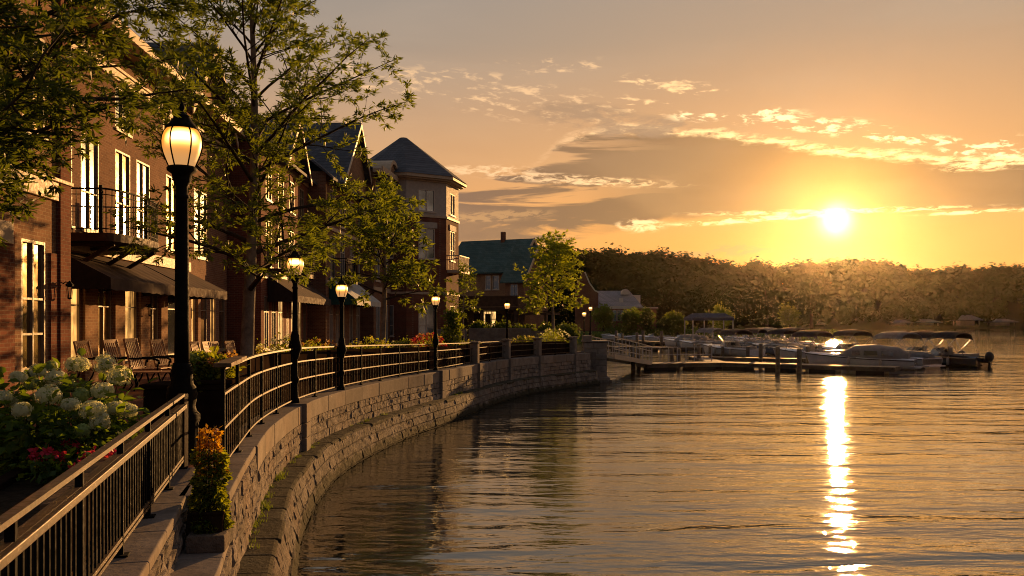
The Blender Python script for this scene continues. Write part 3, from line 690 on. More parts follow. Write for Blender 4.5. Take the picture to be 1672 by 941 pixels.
LS = [((-3.83, 9.95, 0), 1.0, 'largest lit black street lamp, standing at the left behind the nearest railing'),
      (tuple(K.at(K.of_px(494), -.14, .035)), .725, 'second largest lit lamp, on the wall pilaster beside the big tree trunk'),
      (tuple(K.at(K.of_px(566), -.12, 0)), .64, 'lit lamp before the white awning, third from the left'),
      (tuple(K.at(K.of_px(718), -.14, .035)), .615, 'lit lamp in front of the turreted building, fourth from the left'),
      ((-.25, 44.0, -.012), .665, 'lit lamp in front of the teal roofed house'),
      ((4.15, 45.4, .60), .46, 'lit lamp standing on the stone pier by the gangway'),
      ((4.4, 52.3, 0), .56, 'small lit lamp just left of and behind the pier lamp')]
for i, (p, sc, lab) in enumerate(LS):
    o = lp if i == 0 else (lw if i == 1 else copy_tree(lw if i < 4 else lp)); o.location = p; o.scale = (sc, sc, sc); tag(o, lab, 'street lamp', GL)
# ------------------------------------------------------------------ buildings
def facade(mb, L, z0, z1, holes, u0=0.0, y=0.0, dep=.10, M_=None):
    us = sorted({u0, L} | {h[0] for h in holes} | {h[1] for h in holes}); vs = sorted({z0, z1} | {h[2] for h in holes} | {h[3] for h in holes})
    T = (lambda p: p) if M_ is None else (lambda p: tuple(M_ @ Vector(p)))
    for a, b in zip(us[:-1], us[1:]):
        for c, d in zip(vs[:-1], vs[1:]):
            m, n = (a + b) / 2, (c + d) / 2
            if any(h[0] < m < h[1] and h[2] < n < h[3] for h in holes): continue
            mb.face([T((a, y, c)), T((b, y, c)), T((b, y, d)), T((a, y, d))])
    for a, b, c, d in [h[:4] for h in holes]:
        for q in (((a, y, c), (a, y, d), (a, y + dep, d), (a, y + dep, c)), ((b, y, c), (b, y + dep, c), (b, y + dep, d), (b, y, d)),
                  ((a, y, d), (b, y, d), (b, y + dep, d), (a, y + dep, d)), ((a, y, c), (a, y + dep, c), (b, y + dep, c), (b, y, c))):
            mb.face([T(p) for p in q])
def window(parent, a, b, c, d, y=0.0, glass='glass', fr='frame', mull=1, rail=(.5,), dep=.05, fw=.055, sill=True, M_=None, lintel=False):
    T = Matrix.Identity(4) if M_ is None else M_
    f = MB()
    def bx(x0, x1, y0, y1, z0_, z1_):
        n = len(f.v); f.bb(x0, x1, y0, y1, z0_, z1_)
        if M_ is not None: f.v[n:] = [tuple(T @ Vector(v)) for v in f.v[n:]]
    w0, w1 = y + dep - .05, y + dep + .05
    bx(a, a + fw, w0, w1, c, d); bx(b - fw, b, w0, w1, c, d); bx(a + fw, b - fw, w0, w1, d - fw, d); bx(a + fw, b - fw, w0, w1, c, c + fw)
    for i in range(mull):
        m = a + (b - a) * (i + 1) / (mull + 1); bx(m - fw * .4, m + fw * .4, w0 + .008, w1 - .01, c + fw, d - fw)
    for r in rail:
        m = c + (d - c) * r; bx(a + fw, b - fw, w0 + .014, w1 - .02, m - fw * .35, m + fw * .35)
    if sill: bx(a - .05, b + .05, y - .06, y + dep - .055, c - .075, c - .004)
    o = f.build('window', M[fr], parent)
    pm_ = MB(); yy = y + dep + .012
    pm_.face([tuple(T @ Vector(p)) for p in ((a, yy, c), (b, yy, c), (b, yy, d), (a, yy, d))]); pm_.build('pane', M[glass], o, fix=False)
    return o
def band(root, name, mat, boxes, bevel=0.0):
    if name in ('brick_jamb', 'brick_pier', 'band') and len(boxes) > 1:
        for b in boxes: band(root, name, mat, [b], bevel)
        return
    m = MB()
    for b in boxes: m.bb(*b)
    return m.build(name, M[mat], root, bevel=bevel)
def gable_roof(root, u0, u1, yf, yb, ze, zr, mat, oh=.5, name='roof', th=.14):
    """ridge along local x"""
    m = MB(); ym = (yf + yb) / 2; sl = (zr - ze) / (ym - yf)
    for s_, ye in ((1, yf - oh), (-1, yb + oh)):
        zl = ze - oh * sl
        m.prism([(u0 - oh * .6, ye, zl), (u0 - oh * .6, ym, zr), (u0 - oh * .6, ym, zr + th), (u0 - oh * .6, ye, zl + th)], (0, 0, 0), (u1 - u0 + oh * 1.2, 0, 0))
    return m.build(name, M[mat], root)
def cross_gable(root, uc, hw, ze, zr, yf, yd, mat, wallmat, trim='trim', oh=.35, arch=None, holes=()):
    """front gable: ridge along local y"""
    w = MB(); w.face([(uc - hw, yf, ze), (uc + hw, yf, ze), (uc, yf, zr)]); w.face([(uc - hw, yf, ze), (uc, yf, zr), (uc, yf + .2, zr), (uc - hw, yf + .2, ze)])
    w.face([(uc + hw, yf, ze), (uc + hw, yf + .2, ze), (uc, yf + .2, zr), (uc, yf, zr)]); w.build('gable_wall', M[wallmat], root)
    r = MB(); sl = (zr - ze) / hw; x = hw + oh; zl = zr - x * sl
    for s_ in (-1, 1): r.prism([(uc, yf - oh, zr + .02), (uc + s_ * x, yf - oh, zl + .02), (uc + s_ * x, yf - oh, zl + .16), (uc, yf - oh, zr + .18)], (0, 0, 0), (0, yd + oh, 0))
    r.build('gable_roof', M[mat], root)
    t = MB()
    for s_ in (-1, 1): t.bar((uc, yf - oh - .03, zr + .06), (uc + s_ * x, yf - oh - .03, zl + .06), .06, .26, (0, 1, 0)) if False else t.prism([(uc, yf - oh - .05, zr - .14), (uc + s_ * (x + .03), yf - oh - .05, zl - .14), (uc + s_ * (x + .03), yf - oh - .05, zl + .12), (uc, yf - oh - .05, zr + .12)], (0, 0, 0), (0, .045, 0))
    t.build('gable_trim', M[trim], root)
def awning(root, u0, u1, zt, zb, proj, mat, side, val=.28):
    m = MB(); k = max(2, int((u1 - u0) / .6)); 
    for i in range(k):
        a = u0 + (u1 - u0) * i / k; b = u0 + (u1 - u0) * (i + 1) / k; mid = (a + b) / 2; sg = .025
        for (p, q) in ((a, mid), (mid, b)):
            sp = 0 if p == a else sg; sq_ = sg if q == mid else 0
            m.face([(p, -.03, zt), (q, -.03, zt), (q, -proj, zb + val - sq_), (p, -proj, zb + val - sp)])
            m.face([(p, -proj, zb + val - sp), (q, -proj, zb + val - sq_), (q, -proj - .01, zb - sq_ * 1.2), (p, -proj - .01, zb - sp * 1.2)])
    o = m.build('awning', M[mat], root)
    for u in (u0 - .01, u1 + .01): MB().prism([(u, -.03, zt), (u, -proj, zb + val), (u, -proj, zb), (u, -.03, zb)], (-.006, 0, 0), (.006, 0, 0)).build('side_panel', M[side], o)
    f = MB(); f.bar((u0, -proj + .02, zb + val - .03), (u1, -proj + .02, zb + val - .03), .03, .03)
    for i in range(3): u = u0 + (u1 - u0) * (.02 + .48 * i); f.bar((u, -.02, zb + .05), (u, -proj + .02, zb + val - .06), .03, .03)
    f.build('awning_frame', M['iron'], o)
def balcony(root, uc, hw, z, proj, curved=True, mat='iron', brackets=True, h=1.05):
    m = MB(); k = 14; pts = []
    for i in range(k + 1):
        a = math.pi * i / k; x = uc - hw * math.cos(a); y = -proj * (.72 + .28 * math.sin(a)) if 0 < i < k else -0.0
        if curved: y = -proj * (.70 + .30 * math.sin(a))
        pts.append((x, y))
    poly = [(uc - hw, 0)] + pts + [(uc + hw, 0)]
    m.prism([(x, y, z - .22) for x, y in poly], (0, 0, 0), (0, 0, .20)); o = m.build('balcony', M['dark_wood'], root)
    r = MB(); pl = [(x, y * .97) for x, y in poly]
    for i in range(len(pl) - 1):
        (x0, y0), (x1, y1) = pl[i], pl[i + 1]
        for zz, w in ((h, .05), (h - .14, .025), (.08, .03)): r.bar((x0, y0, z + zz), (x1, y1, z + zz), w, w * .8)
    r.build('balcony_rail', M[mat], o)
    r = MB(); L_ = 0
    for i in range(len(pl) - 1):
        a, b = Vector((*pl[i], 0)), Vector((*pl[i + 1], 0)); n_ = max(1, int((b - a).length / .11))
        for j in range(n_):
            p = a.lerp(b, j / n_); w = .016
            r.bb(p.x - w / 2, p.x + w / 2, p.y - w / 2, p.y + w / 2, z, z + h - .01)
    for t in (1, len(pl) // 2, len(pl) - 2):
        x, y = pl[t]; r.bb(x - .04, x + .04, y - .04, y + .04, z - .02, z + h + .08)
    r.build('balusters', M[mat], o)
    if brackets:
        for u in (uc - hw * .8, uc, uc + hw * .8): b = MB(); b.bar((u, -.03, z - 1.0), (u, -proj * .78, z - .26), .07, .10); b.bar((u, -.04, z - 1.05), (u, -.04, z - .25), .07, .07); b.bar((u, -.04, z - .28), (u, -proj * .8, z - .28), .07, .08); b.build('bracket', M['dark_wood'], o)
def wall_lantern(root, u, z):
    m = MB(); m.box((u, -.02, z), (.10, .03, .26)); m.tube([(u, -.03, z + .05), (u, -.14, z + .13), (u, -.22, z + .10)], .012, 6); o = m.build('wall_lantern', M['iron'], root)
    m.v, m.f, m.sm = [], [], []; m.lathe([(.03, -.02), (.075, .0), (.085, .03), (.02, .10), (.0, .12)], (u, -.22, z + .04), 6, False)
    for j in range(6): a = math.pi / 3 * j; m.bar((u + .04 * math.cos(a), -.22 + .04 * math.sin(a), z - .20), (u + .072 * math.cos(a), -.22 + .072 * math.sin(a), z + .04), .008, .008)
    m.lathe([(.01, -.24), (.045, -.22), (.045, -.20)], (u, -.22, z), 6, False); m.build('lantern_cage', M['iron'], o)
def rootline(name, xa, ya, xb, yb, label, cat='building'):
    return empty(name, (xa, ya, 0), math.atan2(yb - ya, xb - xa), label, cat)

# --- building 1: near brick block and the long arm behind it
tx = -.06
def lx(Y): return -9.53 - .06 * (Y - 18.3)
def ax(Y): return -11.0 - .06 * (Y - 21.0)
b1 = rootline('brick_building', lx(6), 6, lx(18.3), 18.3, 'largest red brick building, at the left, with curved iron balcony, brown awnings and cream bands')
c_ = math.hypot(12.3, .06 * 12.3) / 12.3; U = lambda Y: (Y - 6) * c_; LU = U(18.3)
h1 = [(U(16.46), U(17.43), .63, 3.2), (U(13.9), U(15.55), .05, 2.95), (U(16.5), U(17.4), 5.3, 7.3), (U(14.4), U(15.3), 5.3, 7.3), (U(10.5), U(12.2), .6, 3.2), (U(10.7), U(11.8), 5.3, 7.3)]
w = MB(); facade(w, LU, 0, 9.5, h1, dep=.12); w.face([(LU, 0, 0), (LU, 1.75, 0), (LU, 1.75, 9.5), (LU, 0, 9.5)]); w.build('wall', M['brick2'], b1)
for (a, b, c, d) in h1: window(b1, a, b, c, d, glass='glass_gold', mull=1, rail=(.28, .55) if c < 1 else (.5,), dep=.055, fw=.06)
band(b1, 'belt_course', 'trim', [(0, LU + .06, -.07, .0, 4.1, 4.48), (0, LU + .10, -.13, .0, 4.482, 4.56)], .01)
band(b1, 'corner_pier', 'brick3', [(U(18.3) - .42, LU + .05, -.09, .4, 0, 9.4)])  # darker brick carries the corner's shading in its colour
band(b1, 'brick_jamb', 'brick3', [(U(15.57), U(16.1), -.06, .1, 0, 3.3), (U(17.55), U(17.9), -.05, .1, 0, 3.0), (U(12.6), U(13.2), -.06, .1, 0, 3.3)])
band(b1, 'door_hood', 'trim', [(U(13.6), U(15.75), -.22, .0, 3.02, 3.42)], .01)
band(b1, 'frieze', 'trim', [(0, LU, -.06, .0, 8.35, 8.65), (0, LU, -.10, .0, 8.652, 8.72)])
wall_lantern(b1, U(18.0), 2.3)
# arm (offset frame: local y = 1.36 further in)
oy = 1.36
UA = U(36.0)
def AU(Y): return U(Y)
gx_ = []
for (ya, yb) in ((21.3, 22.15), (23.15, 24.1), (25.0, 26.0), (27.0, 27.8), (28.6, 30.3), (31.0, 31.7), (32.2, 33.2), (33.6, 34.4), (34.8, 35.7), (19.3, 20.5)): gx_.append((U(ya), U(yb), .45, 2.62))
hu = [(U(a), U(b), 4.0, 6.5) for a, b in ((20.6, 21.7), (22.2, 23.3), (24.4, 25.5), (26.0, 27.1), (28.6, 29.7), (31.6, 33.2))] + [(U(a), U(b), 7.1, 8.3) for a, b in ((20.6, 21.7), (24.4, 25.5), (28.3, 29.3))]
w = MB(); facade(w, UA, 0, 9.5, gx_ + hu, u0=LU, y=oy, dep=.11)
w.face([(UA, oy, 0), (UA, oy + 6, 0), (UA, oy + 6, 9.5), (UA, oy, 9.5)]); w.build('wall', M['brick'], b1)
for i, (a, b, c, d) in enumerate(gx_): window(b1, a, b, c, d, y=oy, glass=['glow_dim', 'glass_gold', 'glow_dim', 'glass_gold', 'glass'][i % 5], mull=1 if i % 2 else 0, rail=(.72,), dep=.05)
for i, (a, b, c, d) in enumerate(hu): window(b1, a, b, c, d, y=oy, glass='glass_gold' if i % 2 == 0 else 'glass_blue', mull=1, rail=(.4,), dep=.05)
for i in range(len(gx_) - 2):
    e0 = gx_[i][1]; e1 = gx_[i + 1][0]
    if e1 - e0 > .5: MB().bb(e0 + .1, e1 - .1, oy - .09, oy + .0, 0, 2.75).build('brick_pier', M['brick2'], b1)
band(b1, 'sign_band', 'trim', [(LU + 2.2, U(31), oy - .08, oy, 3.38, 3.72)], .01)
band(b1, 'frieze', 'trim', [(LU, UA, oy - .07, oy, 8.45, 8.72), (LU, UA, oy - .12, oy, 8.722, 8.80)])
def shifted(fn):      # build a part in the recessed plane
    before = set(b1.children); fn()
    for o in b1.children:
        if o not in before: o.location.y += oy
shifted(lambda: awning(b1, U(21.6) - .9, U(26.3), 3.35, 2.38, 1.35, 'awn_brown', 'awn_black'))
shifted(lambda: awning(b1, U(26.5), U(31.0), 3.35, 2.40, 1.35, 'awn_brown', 'awn_black'))
shifted(lambda: balcony(b1, U(22.6), 1.75, 3.78, 1.55))
shifted(lambda: wall_lantern(b1, U(26.5), 2.0))
rf = MB()
for u0, u1, y0 in ((0, LU + .4, 0), (LU - .2, UA + .3, oy)):
    rf.prism([(u0, y0 - .75, 9.42), (u0, y0 - .75, 9.62), (u0, y0 + 5.2, 13.2), (u0, y0 + 5.2, 13.0)], (0, 0, 0), (u1 - u0, 0, 0))
    rf.prism([(u0, y0 + 5.2, 13.0), (u0, y0 + 5.2, 13.2), (u0, y0 + 11, 9.6), (u0, y0 + 11, 9.4)], (0, 0, 0), (u1 - u0, 0, 0))
rf.build('roof', M['slate'], b1)
band(b1, 'eave', 'trim', [(0, LU + .42, -.80, -.70, 9.30, 9.56), (0, LU + .42, -.70, .02, 9.34, 9.40), (LU + .42, UA + .3, oy - .80, oy - .70, 9.30, 9.56), (LU, UA + .3, oy - .70, oy + .02, 9.34, 9.40)])
cross_gable(b1, U(32.4), 2.6, 9.2, 11.9, oy - .25, 4, 'slate', 'brick2')
dp = MB(); dp.tube([(LU + .22, .35, 9.2), (LU + .22, .35, .1)], .05, 8); dp.build('downpipe', M['iron'], b1)

# --- building 2: awning block
X2 = -10.6
b2 = rootline('brick_building', X2, 36.2, X2 - .25, 45.5, 'brick building with a single brown awning, between the large brick building and the white awning')
L2 = 9.3; g2 = [(.5, 1.3, .4, 2.7), (1.8, 2.6, .4, 2.7), (3.0, 3.9, .4, 2.7), (4.6, 5.0, .3, 2.7), (5.6, 6.6, .3, 2.7), (7.0, 7.8, .3, 2.7), (8.2, 8.9, .3, 2.7)]
u2 = [(a, a + 1.0, 4.0, 6.0) for a in (.8, 3.0, 5.2, 7.4)] + [(a, a + 1.0, 6.9, 8.4) for a in (.8, 3.0, 5.2, 7.4)]
w = MB(); facade(w, L2, 0, 9.2, g2 + u2); w.face([(0, 0, 0), (0, 7, 0), (0, 7, 9.2), (0, 0, 9.2)]); w.face([(L2, 0, 0), (L2, 7, 0), (L2, 7, 9.2), (L2, 0, 9.2)]); w.build('wall', M['brick3'], b2)
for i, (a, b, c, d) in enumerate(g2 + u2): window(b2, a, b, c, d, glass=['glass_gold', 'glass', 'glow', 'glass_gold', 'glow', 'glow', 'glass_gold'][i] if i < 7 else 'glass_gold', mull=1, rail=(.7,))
band(b2, 'band', 'trim', [(-.05, L2, -.07, 0, 3.45, 3.75), (-.05, L2, -.06, 0, 8.7, 9.0)]); awning(b2, 1.0, 9.0, 3.6, 2.45, 1.3, 'awn_brown', 'awn_black')
balcony(b2, 2.6, 1.2, 3.95, .8, False, brackets=False); balcony(b2, 6.9, 1.1, 3.95, .8, False, brackets=False)
gable_roof(b2, 0, L2, 0, 8, 9.2, 12.2, 'slate'); cross_gable(b2, 5.0, 2.2, 9.0, 11.2, -.2, 4, 'slate', 'brick2')
# --- building 3: white awning, big gable
b3 = rootline('gabled_building', -9.9, 45.6, -9.55, 55.5, 'tall gabled brick building above the white awning')
L3 = 9.9; g3 = [(.8, 1.6, .3, 2.7), (2.2, 3.0, .3, 2.7), (3.6, 4.4, .3, 2.7), (5.6, 6.5, .3, 2.7), (7.4, 8.4, .3, 2.7)]
u3 = [(a, a + 1.1, 4.0, 6.2) for a in (.9, 3.3, 5.7, 8.0)] + [(a, a + 1.1, 7.0, 8.8) for a in (.9, 3.3, 5.7, 8.0)]
w = MB(); facade(w, L3, 0, 9.6, g3 + u3); w.face([(0, 0, 0), (0, 7, 0), (0, 7, 9.6), (0, 0, 9.6)]); w.face([(L3, 0, 0), (L3, 7, 0), (L3, 7, 9.6), (L3, 0, 9.6)]); w.build('wall', M['brick'], b3)
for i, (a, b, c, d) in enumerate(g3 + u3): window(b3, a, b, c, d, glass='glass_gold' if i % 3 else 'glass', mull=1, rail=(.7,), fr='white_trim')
band(b3, 'band', 'trim', [(-.05, L3, -.07, 0, 3.5, 3.8), (-.05, L3, -.07, 0, 6.55, 6.75)]); awning(b3, .6, 7.6, 3.95, 2.5, 1.5, 'awn_white', 'awn_teal')
balcony(b3, 3.0, 1.5, 4.0, .9, False, brackets=False)
gable_roof(b3, 0, L3, 0, 8.5, 9.5, 13.0, 'slate'); cross_gable(b3, 5.6, 4.0, 9.4, 13.3, -.35, 5, 'slate', 'brick2', 'white_trim')
band(b3, 'chimney', 'brick3', [(7.6, 8.4, 3.0, 4.0, 11.0, 14.2)])

# --- building 4: wing and turret
b4 = rootline('turreted_building', -8.75, 54.2, -8.2, 59.4, 'brick and cream building with an eight sided turret under a dark pointed roof')
L4 = 5.6; g4 = [(.6, 1.6, .3, 2.7), (2.6, 3.6, .3, 2.7)] + [(.5, 1.5, 4.2, 6.2), (2.6, 3.7, 4.2, 6.2), (.5, 1.5, 7.3, 9.0), (2.6, 3.7, 7.3, 9.0)] + [(.5, 1.5, 9.6, 10.7)]
w = MB(); facade(w, L4, 0, 11.2, g4); w.face([(0, 0, 0), (0, 7, 0), (0, 7, 11.2), (0, 0, 11.2)]); w.build('wall', M['brick'], b4)
for i, (a, b, c, d) in enumerate(g4): window(b4, a, b, c, d, glass='glass_blue', mull=1, rail=(), fr='white_trim')
band(b4, 'band', 'trim', [(-.05, L4, -.07, 0, 3.5, 3.8), (-.05, L4, -.07, 0, 9.2, 9.4)]); band(b4, 'eave', 'trim', [(-.4, L4 - .3, -.62, -.05, 11.0, 11.22), (-.4, L4 - .3, -.70, -.62, 11.0, 11.35)])
# arched dormer
m = MB(); ar = [(math.cos(math.pi * i / 12), math.sin(math.pi * i / 12)) for i in range(13)]
m.prism([(3.1 + 1.15 * a, -.45, 10.9 + 1.15 * b) for a, b in ar] + [(1.95, -.45, 9.9), (4.25, -.45, 9.9)], (0, 0, 0), (0, 2.4, 0)); m.build('dormer', M['brick2'], b4)
m = MB()
for i in range(12):
    (a, b), (c, d) = ar[i], ar[i + 1]
    m.prism([(3.1 + r_ * p, -.6, 10.9 + r_ * q_) for r_, p, q_ in ((1.17, a, b), (1.42, a, b), (1.42, c, d), (1.17, c, d))], (0, 0, 0), (0, 2.6, 0))
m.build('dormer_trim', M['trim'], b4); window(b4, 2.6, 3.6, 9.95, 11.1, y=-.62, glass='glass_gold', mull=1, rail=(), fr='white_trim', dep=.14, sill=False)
gable_roof(b4, 0, 10.5, 0, 9.0, 11.15, 14.3, 'slate', oh=.6)
# turret
tm = Matrix.Rotation(-b4.rotation_euler.z, 4, 'Z') @ Matrix.Translation(-b4.location)
cx_, cy_, Rt = -7.85, 62.0, 4.0
a0 = math.radians(-90 + 10.0)      # first vertex direction
va = [a0 + math.pi / 4 * i for i in range(8)]
def tp(a, r, z): return tm @ Vector((cx_ + r * math.cos(a), cy_ + r * math.sin(a), z))
for (za, zb, mt) in ((0, 3.6, 'brick3'), (3.6, 8.75, 'brick3'), (8.9, 11.25, 'panel')):
    m = MB()
    for i in range(8):
        p, q_ = tp(va[i], Rt, 0), tp(va[(i + 1) % 8], Rt, 0); Mx = Matrix.Translation((p.x, p.y, 0)) @ Matrix.Rotation(math.atan2(q_.y - p.y, q_.x - p.x), 4, 'Z'); Lf = (q_ - p).length
        hs = [(Lf * .5 - .62, Lf * .5 + .62, zz0, zz1) for zz0, zz1 in ((.6, 2.7), (5.9, 8.0), (9.15, 10.65)) if za < zz0 and zz1 < zb] if i in (7, 0, 1, 2) else []
        facade(m, Lf, za, zb, hs, M_=Mx, dep=.10)
        for h_ in hs: window(b4, *h_, glass='glass_blue', mull=1, rail=(.35,) if h_[2] < 8 else (), fr='white_trim', M_=Mx)
        if hs and za == 3.6:
            l = MB(); n_ = len(l.v); l.bb(Lf * .5 - .8, Lf * .5 + .8, -.05, .03, 8.02, 8.42); l.v = [tuple(Mx @ Vector(v)) for v in l.v]; l.build('lintel', M['panel'], b4)
    m.build('turret_wall', M[mt], b4)
m = MB(); ring = lambda r, z: [tp(a, r, z) for a in va]
for r, z0_, z1_ in ((Rt + .08, 8.75, 8.9), (Rt + .07, 3.45, 3.62)): MB().prism(ring(r, z0_), (0, 0, 0), (0, 0, z1_ - z0_)).build('string_course', M['trim'], b4)
for r, z0_, z1_ in ((Rt + .12, 11.2, 11.3), (Rt + .42, 11.302, 11.40), (Rt + .60, 11.402, 11.62)): m.prism(ring(r, z0_), (0, 0, 0), (0, 0, z1_ - z0_))
m.build('cornice', M['trim'], b4)
m = MB(); top = tp(0, 0, 15.0); rr = ring(Rt + .66, 11.62); r2 = ring(.28, 14.85)
for i in range(8): j = (i + 1) % 8; m.face([rr[i], rr[j], r2[j], r2[i]])
m.face(list(reversed(rr))); m.face(r2); m.build('turret_roof', M['slate'], b4)
# small balcony on the lit side of the turret
bb_ = MB(); o_ = tp(math.radians(5), Rt + .1, 4.6)
p, q_ = tp(va[1], Rt, 0), tp(va[2], Rt, 0); d_ = (q_ - p).normalized(); nn = Vector((d_.y, -d_.x, 0))
def slab(mb, z0_, z1_, i0, i1, wa, wb): mb.prism([p + nn * i0 + d_ * wa + Vector((0, 0, z0_)), p + nn * i1 + d_ * wa + Vector((0, 0, z0_)), p + nn * i1 + d_ * wb + Vector((0, 0, z0_)), p + nn * i0 + d_ * wb + Vector((0, 0, z0_))], (0, 0, 0), (0, 0, z1_ - z0_))
slab(bb_, 5.0, 5.2, 0, .9, .2, 2.8); bo = bb_.build('balcony', M['trim'], b4)
bb_ = MB(); slab(bb_, 6.15, 6.22, .82, .9, .2, 2.8); slab(bb_, 6.15, 6.22, 0, .9, .2, .28); slab(bb_, 6.15, 6.22, 0, .9, 2.72, 2.8)
for i in range(14): slab(bb_, 5.2, 6.15, .84, .88, .22 + i * .19, .25 + i * .19)
for i in range(5): slab(bb_, 5.2, 6.15, .05 + i * .19, .08 + i * .19, .22, .25)
bb_.build('balcony_rail', M['trim'], bo)

# --- teal roofed house at 85 m
b5 = empty('teal_roofed_house', (-3.9, 84.5, -.3), -.42, 'brick house with teal gabled roofs and a dark timber deck, right of the turret', 'house')
w = MB(); H5 = [(1.4, 2.0, 5.0, 6.4), (2.2, 2.9, 5.0, 6.4)]
facade(w, 4.6, 0, 6.9, H5 + [(1.0, 2.6, .8, 2.9)]); w.face([(4.6, 0, 0), (4.6, 8, 0), (4.6, 8, 6.9), (4.6, 0, 6.9)]); w.face([(4.6, .0, 6.9), (4.6, 8, 6.9), (4.6, 4, 10.0)]); w.face([(0, 0, 0), (0, 8, 0), (0, 8, 6.9), (0, 0, 6.9)])
w.face([(-3, 0, 0), (0, 0, 0), (0, 0, 6.9), (-3, 0, 6.9)])
w.build('wall', M['brick2'], b5)
for h_ in H5: window(b5, *h_, glass='glass', fr='white_trim', mull=0, rail=())
window(b5, 1.0, 2.6, .8, 2.9, glass='glow', fr='dframe', mull=2, rail=(.6,))
gable_roof(b5, -3, 4.6, 0, 8, 6.9, 10.1, 'teal', oh=.45)
m = MB(); sl = 3.2 / 4
for ya, yb, za, zb in ((-.5, 4, 6.5, 10.1), (8.5, 4, 6.5, 10.1)): m.prism([(4.9, ya, za - .15), (4.9, yb, zb - .15), (4.9, yb, zb + .22), (4.9, ya, za + .22)], (0, 0, 0), (.08, 0, 0))
m.build('gable_trim', M['trim'], b5); band(b5, 'chimney', 'brick3', [(1.4, 1.8, 3.6, 4.0, 9.8, 11.0)])
w = MB(); facade(w, 6.4, 0, 5.9, [(4.95, 5.75, 3.9, 5.4)], u0=4.45, y=-2.0); w.face([(6.4, -2, 0), (6.4, 4, 0), (6.4, 4, 5.9), (6.4, -2, 5.9)]); w.face([(6.4, -2, 5.9), (6.4, 4, 5.9), (6.4, 1, 9.0)]); w.face([(4.45, -2, 0), (4.45, 0, 0), (4.45, 0, 5.9), (4.45, -2, 5.9)])
w.build('wing_wall', M['brick'], b5); window(b5, 4.95, 5.75, 3.9, 5.4, y=-2, glass='glass', fr='white_trim', mull=1, rail=())
gable_roof(b5, 4.3, 6.4, -2, 4, 5.9, 9.1, 'teal', oh=.4, name='wing_roof')
m = MB()
for ya, yb in ((-2.45, 1), (4.45, 1)): m.prism([(6.64, ya, 5.35), (6.64, yb, 8.95), (6.64, yb, 9.3), (6.64, ya, 5.72)], (0, 0, 0), (.08, 0, 0))
m.build('wing_trim', M['trim'], b5)
Mw = Matrix.Translation((6.4, 0, 0)) @ Matrix.Rotation(math.pi / 2, 4, 'Z')
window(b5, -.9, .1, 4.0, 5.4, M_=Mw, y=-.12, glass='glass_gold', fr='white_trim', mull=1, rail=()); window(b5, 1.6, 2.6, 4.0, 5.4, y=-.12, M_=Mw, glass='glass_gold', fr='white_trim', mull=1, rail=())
m = MB(); m.bb(-3, 6.9, -4.6, -.02, 2.95, 3.2); m.bb(-3, 6.9, -4.6, -4.5, 3.25, 4.15); m.bb(-3, 6.9, -4.66, -4.44, 4.16, 4.24); m.bb(6.8, 6.9, -4.5, -2.05, 3.25, 4.15); 
for x in (-2.6, .3, 3.2, 6.6): m.bb(x - .12, x + .12, -4.5, -4.26, 0, 2.94)
m.bb(7.0, 9.6, -4.4, -1.0, 2.5, 2.7); m.bb(7.1, 7.3, -4.3, -4.1, 0, 2.5); m.bb(9.3, 9.5, -4.3, -4.1, 0, 2.5)
m.build('deck', M['dark_wood'], b5)
m = MB()
for i in range(9): m.bb(-2.8 + i * 1.15, -2.3 + i * 1.15, -3.2, -3.0, 0, 2.6)
m.build('dark_screen', M['dark_wood'], b5)

# --- distant brick house at 168 m
b6 = empty('lakeside_house', (14.6, 168, -.45), 0, 'distant brick house with grey roof, bay windows and curved gable, above the far jetty', 'house')
w = MB(); w.bb(0, 13.7, 0, 9, 0, 4.6); w.build('wall', M['brick3'], b6)
w = MB(); w.prism([(-2.2, -.2, 0), (2.3, -.2, 0), (2.3, -.2, 7.6), (1.6, -.2, 8.0), (.6, -.2, 9.4), (-.3, -.2, 11.6), (-.9, -.2, 11.6), (-2.2, -.2, 8.6)], (0, 0, 0), (0, 1.2, 0)); w.build('curved_gable', M['brick3'], b6)
m = MB()
for a, b in (((-.35, 11.7), (.6, 9.5)), ((.6, 9.5), (1.6, 8.1)), ((1.6, 8.1), (2.45, 7.7))): m.bar((a[0], .3, a[1]), (b[0], .3, b[1]), .25, 1.3, (0, 1, 0))
m.build('gable_coping', M['white_trim'], b6)
m = MB(); m.prism([(2.3, -.4, 4.7), (11.0, -.4, 4.7), (9.0, 4.5, 8.0), (2.3, 4.5, 8.0)], (0, 0, 0), (0, 0, .2)); m.prism([(2.3, 4.5, 8.0), (9.0, 4.5, 8.0), (11, 9.4, 4.8), (2.3, 9.4, 4.8)], (0, 0, 0), (0, 0, .2)); m.build('roof', M['greyroof'], b6)
m = MB(); m.prism([(8.0 + .9 * math.cos(math.pi * i / 8), 2.6, 7.4 + 1.1 * math.sin(math.pi * i / 8)) for i in range(9)], (0, 0, 0), (0, 2, 0)); m.bb(9.4, 11.0, 3, 5, 5.6, 7.3); m.bb(6.6, 7.3, .9, 1.6, 5.8, 6.6); m.build('dormer', M['white_trim'], b6)
m = MB(); m.prism([(3.2, 0, 1.2), (4.2, -1.2, 1.2), (8.9, -1.2, 1.2), (9.9, 0, 1.2)], (0, 0, 0), (0, 0, 3.3)); m.build('bay', M['brick3'], b6)
m = MB(); m.prism([(2.9, 0, 4.5), (4.0, -1.5, 4.5), (9.1, -1.5, 4.5), (10.2, 0, 4.5)], (0, 0, 0), (0, 0, .5)); m.bb(9.9, 14.0, -.2, 9.1, 4.6, 4.85); m.build('fascia', M['white_trim'], b6)
for i in range(6): window(b6, 4.25 + i * .78, 4.90 + i * .78, 2.1, 4.2, y=-1.45, glass='glass_blue' if i != 2 else 'glass', fr='white_trim', mull=0, rail=(), sill=False)
